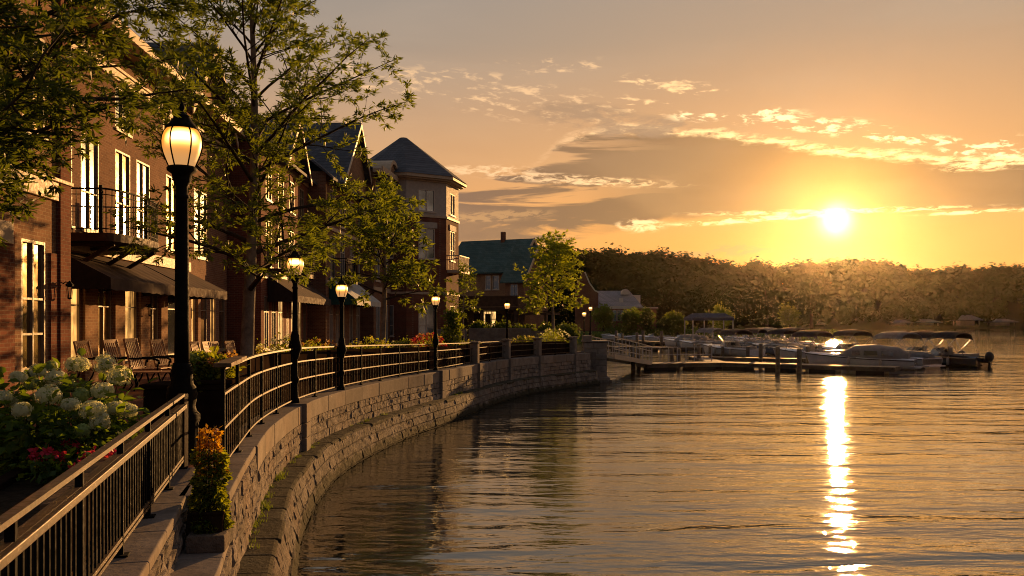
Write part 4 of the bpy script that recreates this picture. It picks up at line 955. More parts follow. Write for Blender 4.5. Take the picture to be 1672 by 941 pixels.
window(b6, 12.0, 12.7, 2.2, 3.6, y=-.2, glass='glass', fr='white_trim', mull=0, rail=())

# --- garden walls beyond the promenade, small far buildings
gw = MB(); gw.bb(-2.9, 1.3, 57.2, 57.6, -.02, 1.15); gw.bb(1.3, 2.6, 56.0, 56.4, -.02, .98); gw.bb(-5.0, -2.9, 55.0, 55.4, -.02, 1.1)
tag(gw.build('garden_wall', M['low_wall'], bevel=.02), 'long low grey stone garden wall behind the promenade lamps, under the hedges', 'wall')
for i, (x, y, d, w_, h_, lab) in enumerate(((1583, 533, 352, 9.5, 3.4, 'small white open gazebo on the far shore, left of the boathouse'), (1640, 535, 354, 10, 2.6, 'low pale boathouse on the far shore near the right edge'), (1473, 536, 350, 8, 2.2, 'faint low hut on the hazy far shore, left of the gazebo'), (1515, 536, 352, 10, 2.4, 'faint long shed on the hazy far shore nearest the gazebo'), (1335, 537, 345, 7, 1.6, 'pale flat shelter low on the far shore behind the moored boats'))):
    c = P(x, y, d); r = empty(('gazebo', 'boathouse', 'hut', 'shed', 'shelter')[i], (c.x, c.y, WZ + .2), 0, lab, ('gazebo', 'boathouse', 'hut', 'shed', 'shelter')[i])
    m = MB()
    for a in (-1, -.33, .33, 1):
        for b in (0, 5): m.bb(a * w_ * .42 - .12, a * w_ * .42 + .12, b, b + .25, -.6, h_)
    m.bb(-w_ / 2, w_ / 2, -.5, 5.7, -.6, .4); m.build('frame', M['panel'], r)
    m = MB(); m.prism([(-w_ * .56, -1, h_), (w_ * .56, -1, h_), (w_ * .2, 2.5, h_ + 1.2 + (i == 0) * .8), (-w_ * .2, 2.5, h_ + 1.2 + (i == 0) * .8)], (0, 0, 0), (0, 0, .25)); m.bb(-w_ * .54, w_ * .54, -1, 6, h_ - .12, h_ + .1); m.build('roof', M['slate'] if i != 4 else M['panel'], r)
    if i != 4: m = MB(); m.bb(-w_ * .4, w_ * .4, 3, 3.2, .4, h_ - .2); m.build('back_wall', M['panel'], r)
# ------------------------------------------------------------------ leaves
def leaf_quads(c, d, L, Wd, rg, flat=0.6, upv=None):
    """c, d: (n,3) leaf bases and directions -> rhombus leaves"""
    n = len(c); d = d / (np.linalg.norm(d, axis=1, keepdims=True) + 1e-9)
    up = (np.tile([0, 0, 1.0], (n, 1)) if upv is None else upv) + rg.normal(0, flat, (n, 3)); w = np.cross(d, up); w /= (np.linalg.norm(w, axis=1, keepdims=True) + 1e-9)
    l = (L * rg.uniform(.7, 1.25, n))[:, None]; ww = (Wd * rg.uniform(.7, 1.25, n))[:, None]
    v = np.stack([c, c + d * l * .5 + w * ww * .5, c + d * l, c + d * l * .5 - w * ww * .5], 1).reshape(-1, 3)
    return v, np.arange(len(v)).reshape(-1, 4)
def rosettes(pts, dirs, k, L, Wd, rg, spread=1.0, flatz=.45, droop=.15):
    pts = np.repeat(np.asarray(pts, float), k, 0); dirs = np.repeat(np.asarray(dirs, float), k, 0)
    r = rg.normal(0, 1, pts.shape) * spread; r[:, 2] *= flatz; d = dirs * .8 + r; d[:, 2] -= droop
    pts = pts + rg.normal(0, L * .12, pts.shape)
    return leaf_quads(pts, d, L, Wd, rg)
def ramify(mb, leaves, poly, r0, r1, lev, rs, spacing=(.38, .22), ratio=(.42, .5), angle=(50, 45), start=.2, tip=.11, minlen=.12, maxlev=2, flat=.5, k=(7, 5, 4)):
    """branch along poly, side branches on it, and leaf points on the twigs"""
    poly = [Vector(p) for p in poly]; seg = [0]
    for a, b in zip(poly[:-1], poly[1:]): seg.append(seg[-1] + (b - a).length)
    L = seg[-1]; n = len(poly); mb.tube(poly, [r0 + (r1 - r0) * s / L for s in seg], k[min(lev, 2)], caps=False)
    def at(s):
        for i in range(n - 1):
            if s <= seg[i + 1] or i == n - 2:
                t = (s - seg[i]) / max(1e-6, seg[i + 1] - seg[i]); return poly[i].lerp(poly[i + 1], min(1, t)), (poly[i + 1] - poly[i]).normalized()
    if lev >= maxlev:
        s = L * .25
        while s <= L: p, d = at(s); leaves.append((p, d)); s += tip
        leaves.append((poly[-1], (poly[-1] - poly[-2]).normalized())); return
    s = L * start; side = rs.random() * 6.28
    while s < L * .99:
        p, d = at(s); side += 2.4 + rs.uniform(-.4, .4); ln = max(minlen * 1.5, (L - s) * ratio[lev] + minlen * 2) * rs.uniform(.7, 1.2)
        a = math.radians(angle[lev] * rs.uniform(.75, 1.25)); ax_ = d.orthogonal().normalized(); ax_.rotate(Matrix.Rotation(side, 3, d)); ax_.z *= flat; ax_.normalize()
        dd = (d * math.cos(a) + ax_ * math.sin(a)).normalized(); pts = [p]; m = 4 if lev == 0 else 3
        for i in range(m):
            dd = (dd + Vector((rs.uniform(-.18, .18), rs.uniform(-.18, .18), rs.uniform(-.10, .14)))).normalized(); pts.append(pts[-1] + dd * ln / m)
        rr = (r0 + (r1 - r0) * s / L) * .55
        ramify(mb, leaves, pts, max(rr, .003), max(rr * .3, .002), lev + 1, rs, spacing, ratio, angle, .25, tip, minlen, maxlev, flat, k)
        s += spacing[lev] * rs.uniform(.7, 1.3)
    leaves.append((poly[-1], (poly[-1] - poly[-2]).normalized()))
def tree(name, base, H, clear, rad, r0, label, group=None, seed=1, nl=26, leafk=7, L=.13, Wd=.035, leafmat='leaf', upang=(38, 62), shape='vase', lean=(0, 0), spacing=(.38, .22), tip=.11, bark='bark', ratio=(.42, .5), cut=1.0, barkt='twig'):
    rs = random.Random(seed); rg = np.random.default_rng(seed); root = empty(name, base, 0, label, 'tree', group)
    tr = MB(); pts = []
    for i in range(13): t = i / 12; pts.append(Vector((lean[0] * t + math.sin(t * 5 + seed) * .05 * H / 6, lean[1] * t + math.cos(t * 4 + seed) * .05 * H / 6, H * t * .97)))
    rr = [r0 * (1.35 if i == 0 else 1.0) * (1 - .86 * (i / 12) ** .9) + .006 for i in range(13)]; tr.tube(pts, rr, 12)
    tr.build('trunk', M[bark], root, fix=False)
    br = MB(); leaves = []; az_ = rs.random() * 6.28
    for j in range(nl):
        t = j / (nl - 1); h = clear + (H * .93 - clear) * t ** .9; az_ += 2.4 + rs.uniform(-.35, .35)
        p = Vector((np.interp(h, [q.z for q in pts], [q.x for q in pts]), np.interp(h, [q.z for q in pts], [q.y for q in pts]), h))
        if shape == 'vase': ln = rad * (0.75 + .55 * math.sin(math.pi * min(1, t * .8 + .15))) * (1 - .55 * t)
        elif shape == 'round': ln = rad * 1.25 * math.sqrt(max(.06, 1 - (2 * t - .75) ** 2 / 1.7))
        else: ln = rad * (1.1 - .9 * t)
        ln *= rs.uniform(.8, 1.15); e = math.radians(upang[0] + (upang[1] - upang[0]) * t + rs.uniform(-7, 7))
        d = Vector((math.cos(az_) * math.cos(e), math.sin(az_) * math.cos(e), math.sin(e))); q = [p]
        for i in range(6):
            d = (d + Vector((rs.uniform(-.1, .1), rs.uniform(-.1, .1), rs.uniform(-.12, .04)))).normalized(); q.append(q[-1] + d * ln / 6)
        rb = float(np.interp(h, [x.z for x in pts], rr)) * .48
        ramify(br, leaves, q, max(rb, .012), .005, 0, rs, spacing, ratio, tip=tip)
    br.build('branches', M[barkt], root, fix=False)
    p = np.array([tuple(a) for a, b in leaves]); d = np.array([tuple(b) for a, b in leaves])
    v, f = rosettes(p, d, leafk, L, Wd, rg); np_mesh('crown', v, f, M[leafmat], root)
    return root, len(f)
def clump_crown(centers, radii, n_clump, n_leaf, L, Wd, rg, shape='ball', shell=.55):
    """foliage in clumps spread through an ellipsoid or cone volume"""
    P_, D_ = [], []
    for _ in range(n_clump):
        c = centers[rg.integers(len(centers))]; r = radii[rg.integers(len(radii))]
        u = rg.normal(0, 1, 3); u /= np.linalg.norm(u); rad = (shell + (1 - shell) * rg.random()) 
        if shape == 'cone':
            t = rg.random() ** .8; a = rg.random() * 6.28; w = (1 - t) ** .8 * rad; cc = np.array([c[0] + r[0] * w * math.cos(a), c[1] + r[1] * w * math.sin(a), c[2] - r[2] + 2 * r[2] * t])
        else: cc = np.array(c) + u * np.array(r) * rad
        cr = .22 * min(r[0], r[2]) * rg.uniform(.6, 1.3); q = cc + rg.normal(0, 1, (n_leaf, 3)) * cr * [1, 1, .7]
        P_.append(q); dd = q - np.array(c); dd /= np.linalg.norm(dd, axis=1, keepdims=True) + 1e-6; D_.append(dd * .7 + rg.normal(0, .6, q.shape))
    return leaf_quads(np.concatenate(P_), np.concatenate(D_), L, Wd, rg, .9)
def clump_tree(name, base, H, rx, zc, rz, label, cat='tree', group=None, seed=1, mat='leaf', n=60, m=22, L=.3, Wd=.2, shape='ball', r0=.1, ry=None):
    rg = np.random.default_rng(seed); rs = random.Random(seed); root = empty(name, base, 0, label, cat, group); t = MB()
    t.tube([(0, 0, -.1), (.03, 0, zc * .5), (0, .03, zc), (.02, 0, H * .9)], [r0, r0 * .8, r0 * .5, r0 * .1], 7)
    for i in range(9):
        a = 2.4 * i; h = zc - rz * .6 + i * rz * .16; e = rx * .75; t.tube([(0, 0, h * .8), (e * .5 * math.cos(a), e * .5 * math.sin(a), h), (e * math.cos(a), e * math.sin(a), h + rz * .35)], [r0 * .4, r0 * .25, r0 * .08], 5, caps=False)
    t.build('trunk', M['twig'], root, fix=False)
    cs = [(0, 0, zc)] if shape == 'cone' else [(rs.uniform(-.25, .25) * rx, rs.uniform(-.25, .25) * rx, zc + rs.uniform(-.2, .2) * rz) for _ in range(5)]
    k = .85 if shape != 'cone' else 1
    v, f = clump_crown(cs, [(rx * k, (ry or rx) * k, rz * k)], n, m, L, Wd, rg, shape, .35 if shape != 'cone' else .5); np_mesh('crown', v, f, M[mat], root); return root

# ------------------------------------------------------------------ trees of the promenade
GT = 'young trees planted along the promenade'
r_, n1_ = tree('honey_locust_tree', (-5.50, 18.0, 0), 9.9, 2.25, 3.3, .155, 'tall slender tree with grey trunk and feathery leaves, behind the largest lamp', GT, seed=11, nl=36, leafk=13, L=.15, Wd=.036, upang=(24, 66), spacing=(.30, .22), tip=.19)
r_, n2_ = tree('honey_locust_tree', (-4.15, 27.6, 0), 5.9, 2.3, 1.6, .11, 'smaller leafy tree in front of the white awning, before the turret', GT, seed=5, nl=26, leafk=8, L=.21, Wd=.07, upang=(18, 62), spacing=(.34, .26), tip=.17)
r_, n3_ = tree('maple_tree', (2.62, 54.5, 0), 6.5, 2.1, 2.05, .12, 'bright yellow green rounded tree beyond the railing, left of the pier lamp', GT, seed=21, nl=34, leafk=5, L=.22, Wd=.13, leafmat='leaf_gold', upang=(15, 75), shape='round', spacing=(.36, .30), tip=.22, bark='bark')
r_, n4_ = tree('honey_locust_tree', (-2.75, 49.0, 0), 4.7, 2.0, 1.15, .05, 'thin young sapling between the turret and the teal roofed house', GT, seed=9, nl=12, leafk=8, L=.24, Wd=.08, upang=(15, 60), spacing=(.42, .34), tip=.24)
# big tree whose trunk stands left of the frame; its limbs reach in
lt = empty('honey_locust_tree', (-7.6, 8.6, 0), 0, 'near tree reaching its dark limbs and leaves in from the upper left edge', 'tree', GT)
tr = MB(); tr.tube([(0, 0, -.05), (.03, 0, 1.2), (.05, .05, 2.4), (.0, .1, 4.0), (-.1, .1, 6.5), (-.1, 0, 8)], [.24, .19, .17, .14, .08, .03], 12); tr.build('trunk', M['bark'], lt, fix=False)
br = MB(); leaves = []; rs = random.Random(4)
def LPX(l): return [P(x, y, d) - Vector(lt.location) for x, y, d in l]
tk = lambda z: Vector((.03, .08, z))
limbs = [([tk(2.9)] + LPX([(-90, 262, 8.3), (0, 220, 8.2), (45, 190, 8.2), (120, 162, 8.3), (200, 162, 8.5), (262, 152, 8.7), (318, 146, 8.9)]), .075),
         ([tk(2.6)] + LPX([(-60, 290, 8.0), (0, 262, 7.9), (60, 215, 7.9), (130, 190, 8.0), (190, 172, 8.1), (235, 178, 8.2)]), .05),
         ([tk(3.6)] + LPX([(-60, 130, 8.6), (20, 62, 8.8), (60, 30, 9.0), (110, 10, 9.1), (200, -20, 9.3), (300, -40, 9.5)]), .07),
         ([tk(3.4)] + LPX([(-30, 150, 8.8), (40, 130, 9.0), (75, 103, 9.1), (130, 60, 9.3), (200, 22, 9.5), (255, 12, 9.7), (330, 20, 10)]), .05),
         ([tk(2.0)] + LPX([(-120, 330, 7.6), (-60, 318, 7.5), (-20, 325, 7.5), (14, 338, 7.5)]), .03),
         ([tk(3.9)] + LPX([(-60, 60, 8), (20, -10, 8), (120, -60, 8.2), (240, -80, 8.5)]), .07),
         ([tk(3.1)] + LPX([(-60, 215, 9.2), (20, 150, 9.6), (90, 120, 9.8), (160, 110, 10), (230, 105, 10.2), (290, 95, 10.4)]), .045),
         ([tk(2.8)] + LPX([(-80, 250, 7.4), (-20, 205, 7.2), (40, 150, 7.2), (70, 90, 7.2), (120, 30, 7.3)]), .04)]
for a in (2.4, 3.4, 4.6, 5.6, 1.4):
    q = [tk(3 + a * .3)]; d = Vector((math.cos(a), math.sin(a), .8)).normalized()
    for i in range(6): d = (d + Vector((rs.uniform(-.1, .1), rs.uniform(-.1, .1), -.05))).normalized(); q.append(q[-1] + d * .55)
    limbs.append((q, .05))
for q, r in limbs: ramify(br, leaves, q, r, .006, 0, rs, (.15, .13), (.27, .5), (55, 50), start=.2, tip=.125, minlen=.09)
br.build('branches', M['twig'], lt, fix=False)
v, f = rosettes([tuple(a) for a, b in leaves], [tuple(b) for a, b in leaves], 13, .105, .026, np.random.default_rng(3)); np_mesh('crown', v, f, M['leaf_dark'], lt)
print('leaves', n1_, n2_, n3_, n4_, len(f))

# ------------------------------------------------------------------ garden plants
clump_tree('conical_shrub', (-2.55, 36.5, 0), 2.0, .55, 1.0, 1.0, 'bushy green conical shrub behind the railing right of the fourth lamp', 'shrub', None, 31, 'leaf', 90, 26, .14, .09, 'cone', .04)
GH = 'clipped hedges along the garden wall'
for i, (x0, x1, y0, y1, d, lab) in enumerate(((768, 800, 527, 548, 58.5, 'dark rounded hedge at the left end of the garden wall'), (801, 838, 526, 548, 59, 'dark hedge just left of the lamp before the teal roofed house'), (840, 878, 528, 549, 59, 'dark green hedge between the lamp and the bright maple'), (880, 905, 530, 548, 58.6, 'hedge directly under the bright maple'), (906, 948, 528, 550, 60, 'hedge right of the bright maple trunk'))):
    c = P((x0 + x1) / 2, HY, d); rx = (x1 - x0) / 2 * d / F; zt = CAMZ - (y0 - HY) / F * d
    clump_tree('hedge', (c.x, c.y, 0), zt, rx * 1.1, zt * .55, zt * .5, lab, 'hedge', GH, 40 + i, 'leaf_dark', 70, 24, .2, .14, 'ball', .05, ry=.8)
def flower_mound(base, w, h, label, group, seed, mats=(('flo_red', 40),), green='leaf_ivy', box=None, L=.07):
    rg = np.random.default_rng(seed); root = empty('flower_planter', base, 0, label, 'planter', group); bw, bd_, bh = box
    m = MB(); m.box((0, 0, bh / 2), (bw, bd_, bh), taper=1.0); m.box((0, 0, bh - .03), (bw + .06, bd_ + .06, .07)); m.build('box', M['planter'], root, bevel=.01)
    m = MB(); m.box((0, 0, bh + .012), (bw - .06, bd_ - .06, .02)); m.build('soil', M['soil'], root)
    v, f = clump_crown([(0, 0, bh + h * .2)], [(w / 2, bd_ * .7, h * .8)], 46, 34, L, L * .6, rg, 'ball', .4)
    np_mesh('foliage', v, f, M[green], root)
    for mt, n in mats:
        u = rg.normal(0, 1, (n, 3)); u /= np.linalg.norm(u, axis=1, keepdims=True); u[:, 2] = abs(u[:, 2]); c = u * [w / 2, bd_ * .7, h * .85] + [0, 0, bh + h * .22]
        c = np.repeat(c, 14, 0) + rg.normal(0, .022, (n * 14, 3)); v, f = leaf_quads(c, rg.normal(0, 1, c.shape), .05, .04, rg, 1); np_mesh('flowers', v, f, M[mt], root)
    return root
GP = 'planters along the inside of the railing'
for i, (x, d, w, h, mats, lab, gm) in enumerate(((462, 20.8, 1.5, .62, (('flo_yel', 16), ('flo_white', 24)), 'dark planter of mixed pale flowers left of the second lamp', 'leaf_ivy'), (522, 25.0, 1.3, .45, (('flo_pink', 26),), 'dark planter with coral flowers right of the second lamp', 'leaf_ivy'),
        (602, 25.6, 1.3, .5, (('flo_yel', 14),), 'planter with yellow spikes left of the small tree trunk', 'leaf_ivy'), (655, 28, 1.1, .4, (('flo_white', 12),), 'planter of low greenery right of the small tree trunk', 'leaf'), (698, 29.8, 1.3, .55, (('flo_red', 50), ('flo_pink', 40)), 'planter overflowing with red flowers left of the fourth lamp', 'leaf_ivy'),
        (765, 35.4, 1.3, .3, (('flo_yel', 10),), 'low planter before the first stone post of the railing', 'leaf'), (858, 42.0, 1.4, .35, (('flo_yel', 30),), 'planter with golden flowers between the second and third stone posts', 'leaf_ivy'), (903, 42.6, 1.7, .7, (('flo_white', 30),), 'planter with a pale bushy mound near the last stone post', 'leaf_gold'))):
    c = P(x, HY, d); flower_mound((c.x, c.y, 0), w, h, lab, GP, 60 + i, mats, gm, (w * .95, .5, .58 if d < 35 else .5))
TL = ['long dark trough behind the board capped railing section', 'long dark trough behind the railing between the second and third lamps', 'long dark trough behind the railing between the third and fourth lamps', 'long dark trough behind the railing just right of the fourth lamp', 'dark trough behind the railing between the first two stone posts', 'dark trough behind the railing between the second and third stone posts', 'dark trough behind the last railing section before the pier']
for i, lab in enumerate(TL):  # added tall, unbroken and near black to put the dark behind the railing
    sa, sb = spx[i] + (2.4 if i == 0 else .15), spx[i + 1] - .12; m = MB(); h = lambda s: ztK(K.at(s).y) - .10
    p = K.at((sa + sb) / 2, -.7); k = max(2, int((sb - sa) / .5))
    for j in range(k):
        a, b = sa + (sb - sa) * j / k, sa + (sb - sa) * (j + 1) / k; ha, hb_ = h(a), h(b)
        A = [K.at(a, -.44, 0), K.at(b, -.44, 0), K.at(b, -.78, 0), K.at(a, -.78, 0)]; B = [K.at(a, -.44, ha), K.at(b, -.44, hb_), K.at(b, -.78, hb_), K.at(a, -.78, ha)]
        m.face(B); m.face([A[0], A[1], B[1], B[0]]); m.face([A[2], A[3], B[3], B[2]])
        if j == 0: m.face([A[0], B[0], B[3], A[3]])
        if j == k - 1: m.face([A[1], A[2], B[2], B[1]])
    o = m.build('trough', M['planter'], bevel=.01); o.data.transform(Matrix.Translation(-Vector((p.x, p.y, 0)))); o.location = (p.x, p.y, 0); tag(o, lab, 'trough', 'dark troughs behind the curved railing')

# square planter beside the big lamp
sp = empty('square_planter', (-3.77, 10.75, 0), .10, 'large square dark planter with moulded rim and mixed plants, right of the largest lamp', 'planter')
m = MB(); m.box((0, 0, .38), (.50, .50, .76), taper=1.08); m.build('box', M['planter'], sp, bevel=.012)
m = MB(); m.box((0, 0, .80), (.60, .60, .08)); m.box((0, 0, .86), (.66, .66, .05)); m.build('rim', M['planter'], sp, bevel=.015); MB().box((0, 0, .035), (.56, .56, .07)).build('foot', M['planter'], sp, bevel=.01)
rg = np.random.default_rng(77); v, f = clump_crown([(-.03, 0, .98)], [(.34, .32, .24)], 60, 30, .08, .045, rg, 'ball', .3); np_mesh('foliage', v, f, M['leaf_ivy'], sp)
v, f = clump_crown([(-.18, 0, 1.08)], [(.18, .2, .16)], 26, 40, .04, .03, rg, 'ball', .4); np_mesh('silver_foliage', v, f, M['flo_green'], sp)
c = rg.normal(0, 1, (9, 3)) * [.2, .2, .07] + [.05, 0, 1.08]; c = np.repeat(c, 26, 0) + rg.normal(0, .025, (9 * 26, 3)); v, f = leaf_quads(c, rg.normal(0, 1, c.shape), .05, .035, rg, 1); np_mesh('flowers', v, f, M['flo_pink'], sp)
# second dark planter behind the lamp
m = MB(); m.box((0, 0, .36), (.62, .62, .72)); m.box((0, 0, .74), (.70, .70, .06)); o = m.build('empty_planter', M['planter'], bevel=.012); o.location = (-4.55, 11.6, 0); tag(o, 'plain dark square planter standing just behind the largest lamp base', 'planter')

# planter box with the trailing orange-topped plant between the two railings
tp_ = empty('trailing_planter', (-2.68, 7.62, -.25), .15, 'small planter with tall trailing bush, orange leaves above green ones, between the two railings', 'planter')
m = MB(); m.box((0, 0, .08), (.24, .24, .16), taper=1.1); m.box((0, 0, .17), (.28, .28, .03)); MB().box((0, 0, -.076), (.32, .46, .148)).build('base', M['lower_block'], tp_, bevel=.01); m.build('box', M['planter'], tp_, bevel=.008)
rg = np.random.default_rng(5)
def column(n, z0, z1, r0, r1, L, Wd, gap=0):
    z = rg.uniform(z0, z1, n); a = rg.uniform(0, 6.28, n); rr = np.interp(z, [z0, z1], [r0, r1]) * (.55 + .45 * rg.random(n) ** .4) * (1 + .22 * np.sin(a * 3 + z * 14) + .12 * np.sin(z * 31))
    c = np.stack([rr * np.cos(a), rr * np.sin(a), z], 1); d = np.stack([np.cos(a), np.sin(a), rg.normal(-.2, .5, n)], 1); return leaf_quads(c, d, L, Wd, rg, .8)
v, f = column(2600, -.06, .70, .125, .11, .052, .038); np_mesh('green_foliage', v, f, M['leaf_ivy'], tp_)
v, f = column(600, .50, .90, .115, .06, .046, .034); np_mesh('orange_foliage', v, f, M['leaf_orange'], tp_)
st = MB()
for i in range(30):
    a = rg.uniform(0, 6.28); r = rg.uniform(.03, .12); st.tube([(r * .3 * math.cos(a), r * .3 * math.sin(a), .18), (r * math.cos(a), r * math.sin(a), .55), (r * 1.1 * math.cos(a), r * 1.1 * math.sin(a), rg.uniform(.7, .92))], [.006, .004, .002], 4)
st.build('stems', M['twig'], tp_, fix=False)

# hydrangea bed with its low wall
hb = empty('planting_bed', (-4.2, 8.0, 0), 0, 'low dark edged planting bed holding the hydrangea behind the nearest railing', 'planting bed')
tN = N.tan(5.0); Mb = Matrix.Translation((-hb.location.x, -hb.location.y, 0)); m = MB()
strip(m, N, 3.2, N.L - .25, [(-.20, 0), (-.20, .44), (-.34, .44), (-.34, 0)], .5)
strip(m, N, 3.4, N.L - .25, [(-1.12, 0), (-1.12, .30), (-1.24, .30), (-1.24, 0)], .5); o = m.build('edging', M['planter'], hb, bevel=.01); o.data.transform(Mb)
m = MB(); s = 3.2
while s < N.L - .3: strip(m, N, s + .004, min(s + .55, N.L - .22), [(-.19, .442), (-.19, .49), (-.36, .49), (-.36, .442)], .3); s += .556
o = m.build('cap_board', M['rail_wood'], hb, bevel=.01); o.data.transform(Mb)
m = MB(); strip(m, N, 3.3, N.L - .3, [(-.35, .0), (-.35, .24), (-1.12, .24), (-1.12, .0)], .5); o = m.build('soil', M['soil'], hb); o.data.transform(Mb)

hy = empty('hydrangea_bush', (-4.35, 8.3, .2), 0, 'big hydrangea bush with round cream flower heads, lower left', 'shrub')
heads = [(30, 617, 8.2, 0), (61, 607, 8.5, 0), (83, 598, 8.9, 1), (92, 617, 8.3, 0), (125, 596, 8.9, 0), (172, 596, 9.0, 0), (195, 615, 8.7, 0), (167, 639, 8.1, 0), (78, 646, 7.9, 0), (36, 670, 7.5, 0), (115, 661, 7.6, 0), (151, 670, 7.6, 0), (163, 689, 7.6, 0),
         (188, 667, 8.0, 0), (208, 671, 8.2, 0), (135, 704, 7.4, 1), (132, 645, 7.9, 1), (3, 649, 8.0, 0), (20, 655, 8.4, 0), (-15, 622, 8.3, 0), (-30, 660, 8.0, 0), (52, 628, 8.9, 1), (110, 630, 8.8, 1), (-45, 690, 7.8, 0)]
rg = np.random.default_rng(12); stm = MB()
for x, y, d, kd in heads:
    c = np.array(P(x, y, d) - Vector(hy.location)); R_ = (.080 if kd == 0 else .060) * rg.uniform(.78, 1.25) * d / 8; n = 190
    u = rg.normal(0, 1, (n, 3)); u /= np.linalg.norm(u, axis=1, keepdims=True); u = u[u[:, 2] > -.75]; ctr = c + u * R_ * [rg.uniform(.9, 1.1), 1, rg.uniform(.7, 1.1)] * (1 + .13 * rg.normal(0, 1, (len(u), 1)))
    V, Fc = [], []                       # four-petalled florets
    a = np.cross(u, rg.normal(0, 1, u.shape)); a /= np.linalg.norm(a, axis=1, keepdims=True); b = np.cross(u, a); pw = .013
    for e1, e2 in ((a, b), (b, -a), (-a, -b), (-b, a)):
        v = np.stack([ctr, ctr + (e1 + e2 * .6) * pw + u * .003, ctr + e1 * pw * 1.9 + u * .001, ctr + (e1 - e2 * .6) * pw + u * .003], 1).reshape(-1, 3); V.append(v)
    V = np.concatenate(V); core = MB().lathe([(.001, -.6 * R_), (.45 * R_, -.45 * R_), (.66 * R_, 0), (.45 * R_, .4 * R_), (.001, .55 * R_)], tuple(c), 10)
    o = np_mesh('flower_head', V, np.arange(len(V)).reshape(-1, 4), M['flo_white' if kd == 0 else 'flo_green'], hy); core.build('flower_core', M['flo_green'], o)
    stm.tube([(c[0] * .35, c[1] * .35, -.1), (c[0] * .8, c[1] * .8, c[2] * .5), tuple(c)], [.008, .006, .004], 5)
    k = 3; 
stm.build('stems', M['leaf_h'], hy, fix=False)
# broad leaves
Pp, Dd = [], []
for x, y, d, kd in heads:
    c = np.array(P(x, y, d) - Vector(hy.location))
    for _ in range(52):
        t = rg.random(); q = c * [1, 1, 1] * (1 - t * .5) + rg.normal(0, .13, 3) + [0, 0, -.08 - t * .25]; Pp.append(q); Dd.append(np.array([rg.normal(0, 1), rg.normal(0, 1), rg.normal(-.1, .4)]) + (q - [0, 0, .3]) * 1.2)
for _ in range(700):
    a = rg.uniform(0, 6.28); r = rg.uniform(.3, 1); q = np.array([.72 * r * math.cos(a), .85 * r * math.sin(a) - .1, rg.uniform(.02, .62)]); Pp.append(q); Dd.append([math.cos(a), math.sin(a), rg.normal(-.2, .5)])
Pp = np.array(Pp); Pp[:, 2] = np.maximum(Pp[:, 2], .05); Dd = np.array(Dd); n = len(Pp); Dd /= np.linalg.norm(Dd, axis=1, keepdims=True)
up = np.array([0, 0, 1.0]) + rg.normal(0, .35, (n, 3)); w = np.cross(Dd, up); w /= np.linalg.norm(w, axis=1, keepdims=True); nn_ = np.cross(w, Dd); l = rg.uniform(.09, .15, n)[:, None]; ww = l * .30
v = np.stack([Pp, Pp + Dd * l * .3 + w * ww + nn_ * .012, Pp + Dd * l * .7 + w * ww * .75 + nn_ * .008, Pp + Dd * l - nn_ * .015, Pp + Dd * l * .7 - w * ww * .75 + nn_ * .008, Pp + Dd * l * .3 - w * ww + nn_ * .012], 1).reshape(-1, 3)
b6_ = np.arange(n)[:, None] * 6; f = np.concatenate([b6_ + [0, 1, 2, 3], b6_ + [0, 3, 4, 5]], 1).reshape(-1, 4); np_mesh('foliage', v, f, M['leaf_h'], hy)
for i, (x, y, d, lab) in enumerate(((88, 742, 7.2, 'crimson flowering plant at the foot of the hydrangea, nearest the paving'), (150, 752, 6.9, 'crimson flowering plant close behind the nearest railing'), (128, 732, 7.6, 'small red flowering plant between the other two at the hydrangea foot'))):
    c = P(x, y, d); r = empty('red_flowers', (c.x, c.y, .24), 0, lab, 'flowers', 'red flowers in the planting bed'); z = c.z - .24
    u = rg.normal(0, 1, (6, 3)) * [.07, .07, .04] + [0, 0, z]; q = np.repeat(u, 34, 0) + rg.normal(0, .02, (6 * 34, 3)); v, f = leaf_quads(q, rg.normal(0, 1, q.shape), .045, .035, rg, 1); np_mesh('blossom', v, f, M['flo_red'], r)
    q = rg.normal(0, 1, (160, 3)) * [.1, .1, .06] + [0, 0, z * .6]; v, f = leaf_quads(q, rg.normal(0, 1, q.shape), .09, .05, rg, .5); np_mesh('foliage', v, f, M['leaf_h'], r)
    m = MB(); 
    for j in range(8): a = j * .8; m.tube([(0, 0, 0), (.05 * math.cos(a), .05 * math.sin(a), z)], .004, 4)
    m.build('stems', M['leaf_h'], r)

# ------------------------------------------------------------------ park trees by the far lawn
GPK = 'park trees on the far lawn'
PT = [(985, 498, 152, 18, 'leaf', 'ball', 'dark shrubby tree left of the lakeside house windows'), (1030, 503, 152, 17, 'leaf', 'ball', 'shrubby tree in front of the bay windows of the lakeside house'), (1056, 499, 153, 11, 'leaf_dark', 'ball', 'narrow dark tree right of the lakeside house windows'),
      (1083, 516, 153, 11, 'leaf_dark', 'ball', 'low dark bush left of the bright small tree by the jetty'), (1105, 504, 152, 13, 'leaf', 'ball', 'small bright yellow green tree left of the navy boat canopy'), (1174, 499, 157, 17, 'leaf', 'ball', 'bright yellow green tree standing behind the navy boat canopy'),
      (1252, 468, 182, 17, 'leaf_far', 'cone', 'tall pointed conical tree on the lawn before the forest'), (1290, 497, 162, 15, 'leaf', 'ball', 'bright yellow green tree alone at the end of the lawn'), (1167, 474, 205, 27, 'leaf_far', 'ball', 'large dull round tree before the forest, above the navy canopy'),
      (1325, 458, 225, 26, 'leaf_far', 'ball', 'large rounded tree rimmed with light before the forest, right of the conical tree'), (1085, 470, 212, 22, 'leaf_far', 'ball', 'large dull tree right of the lakeside house roof')]
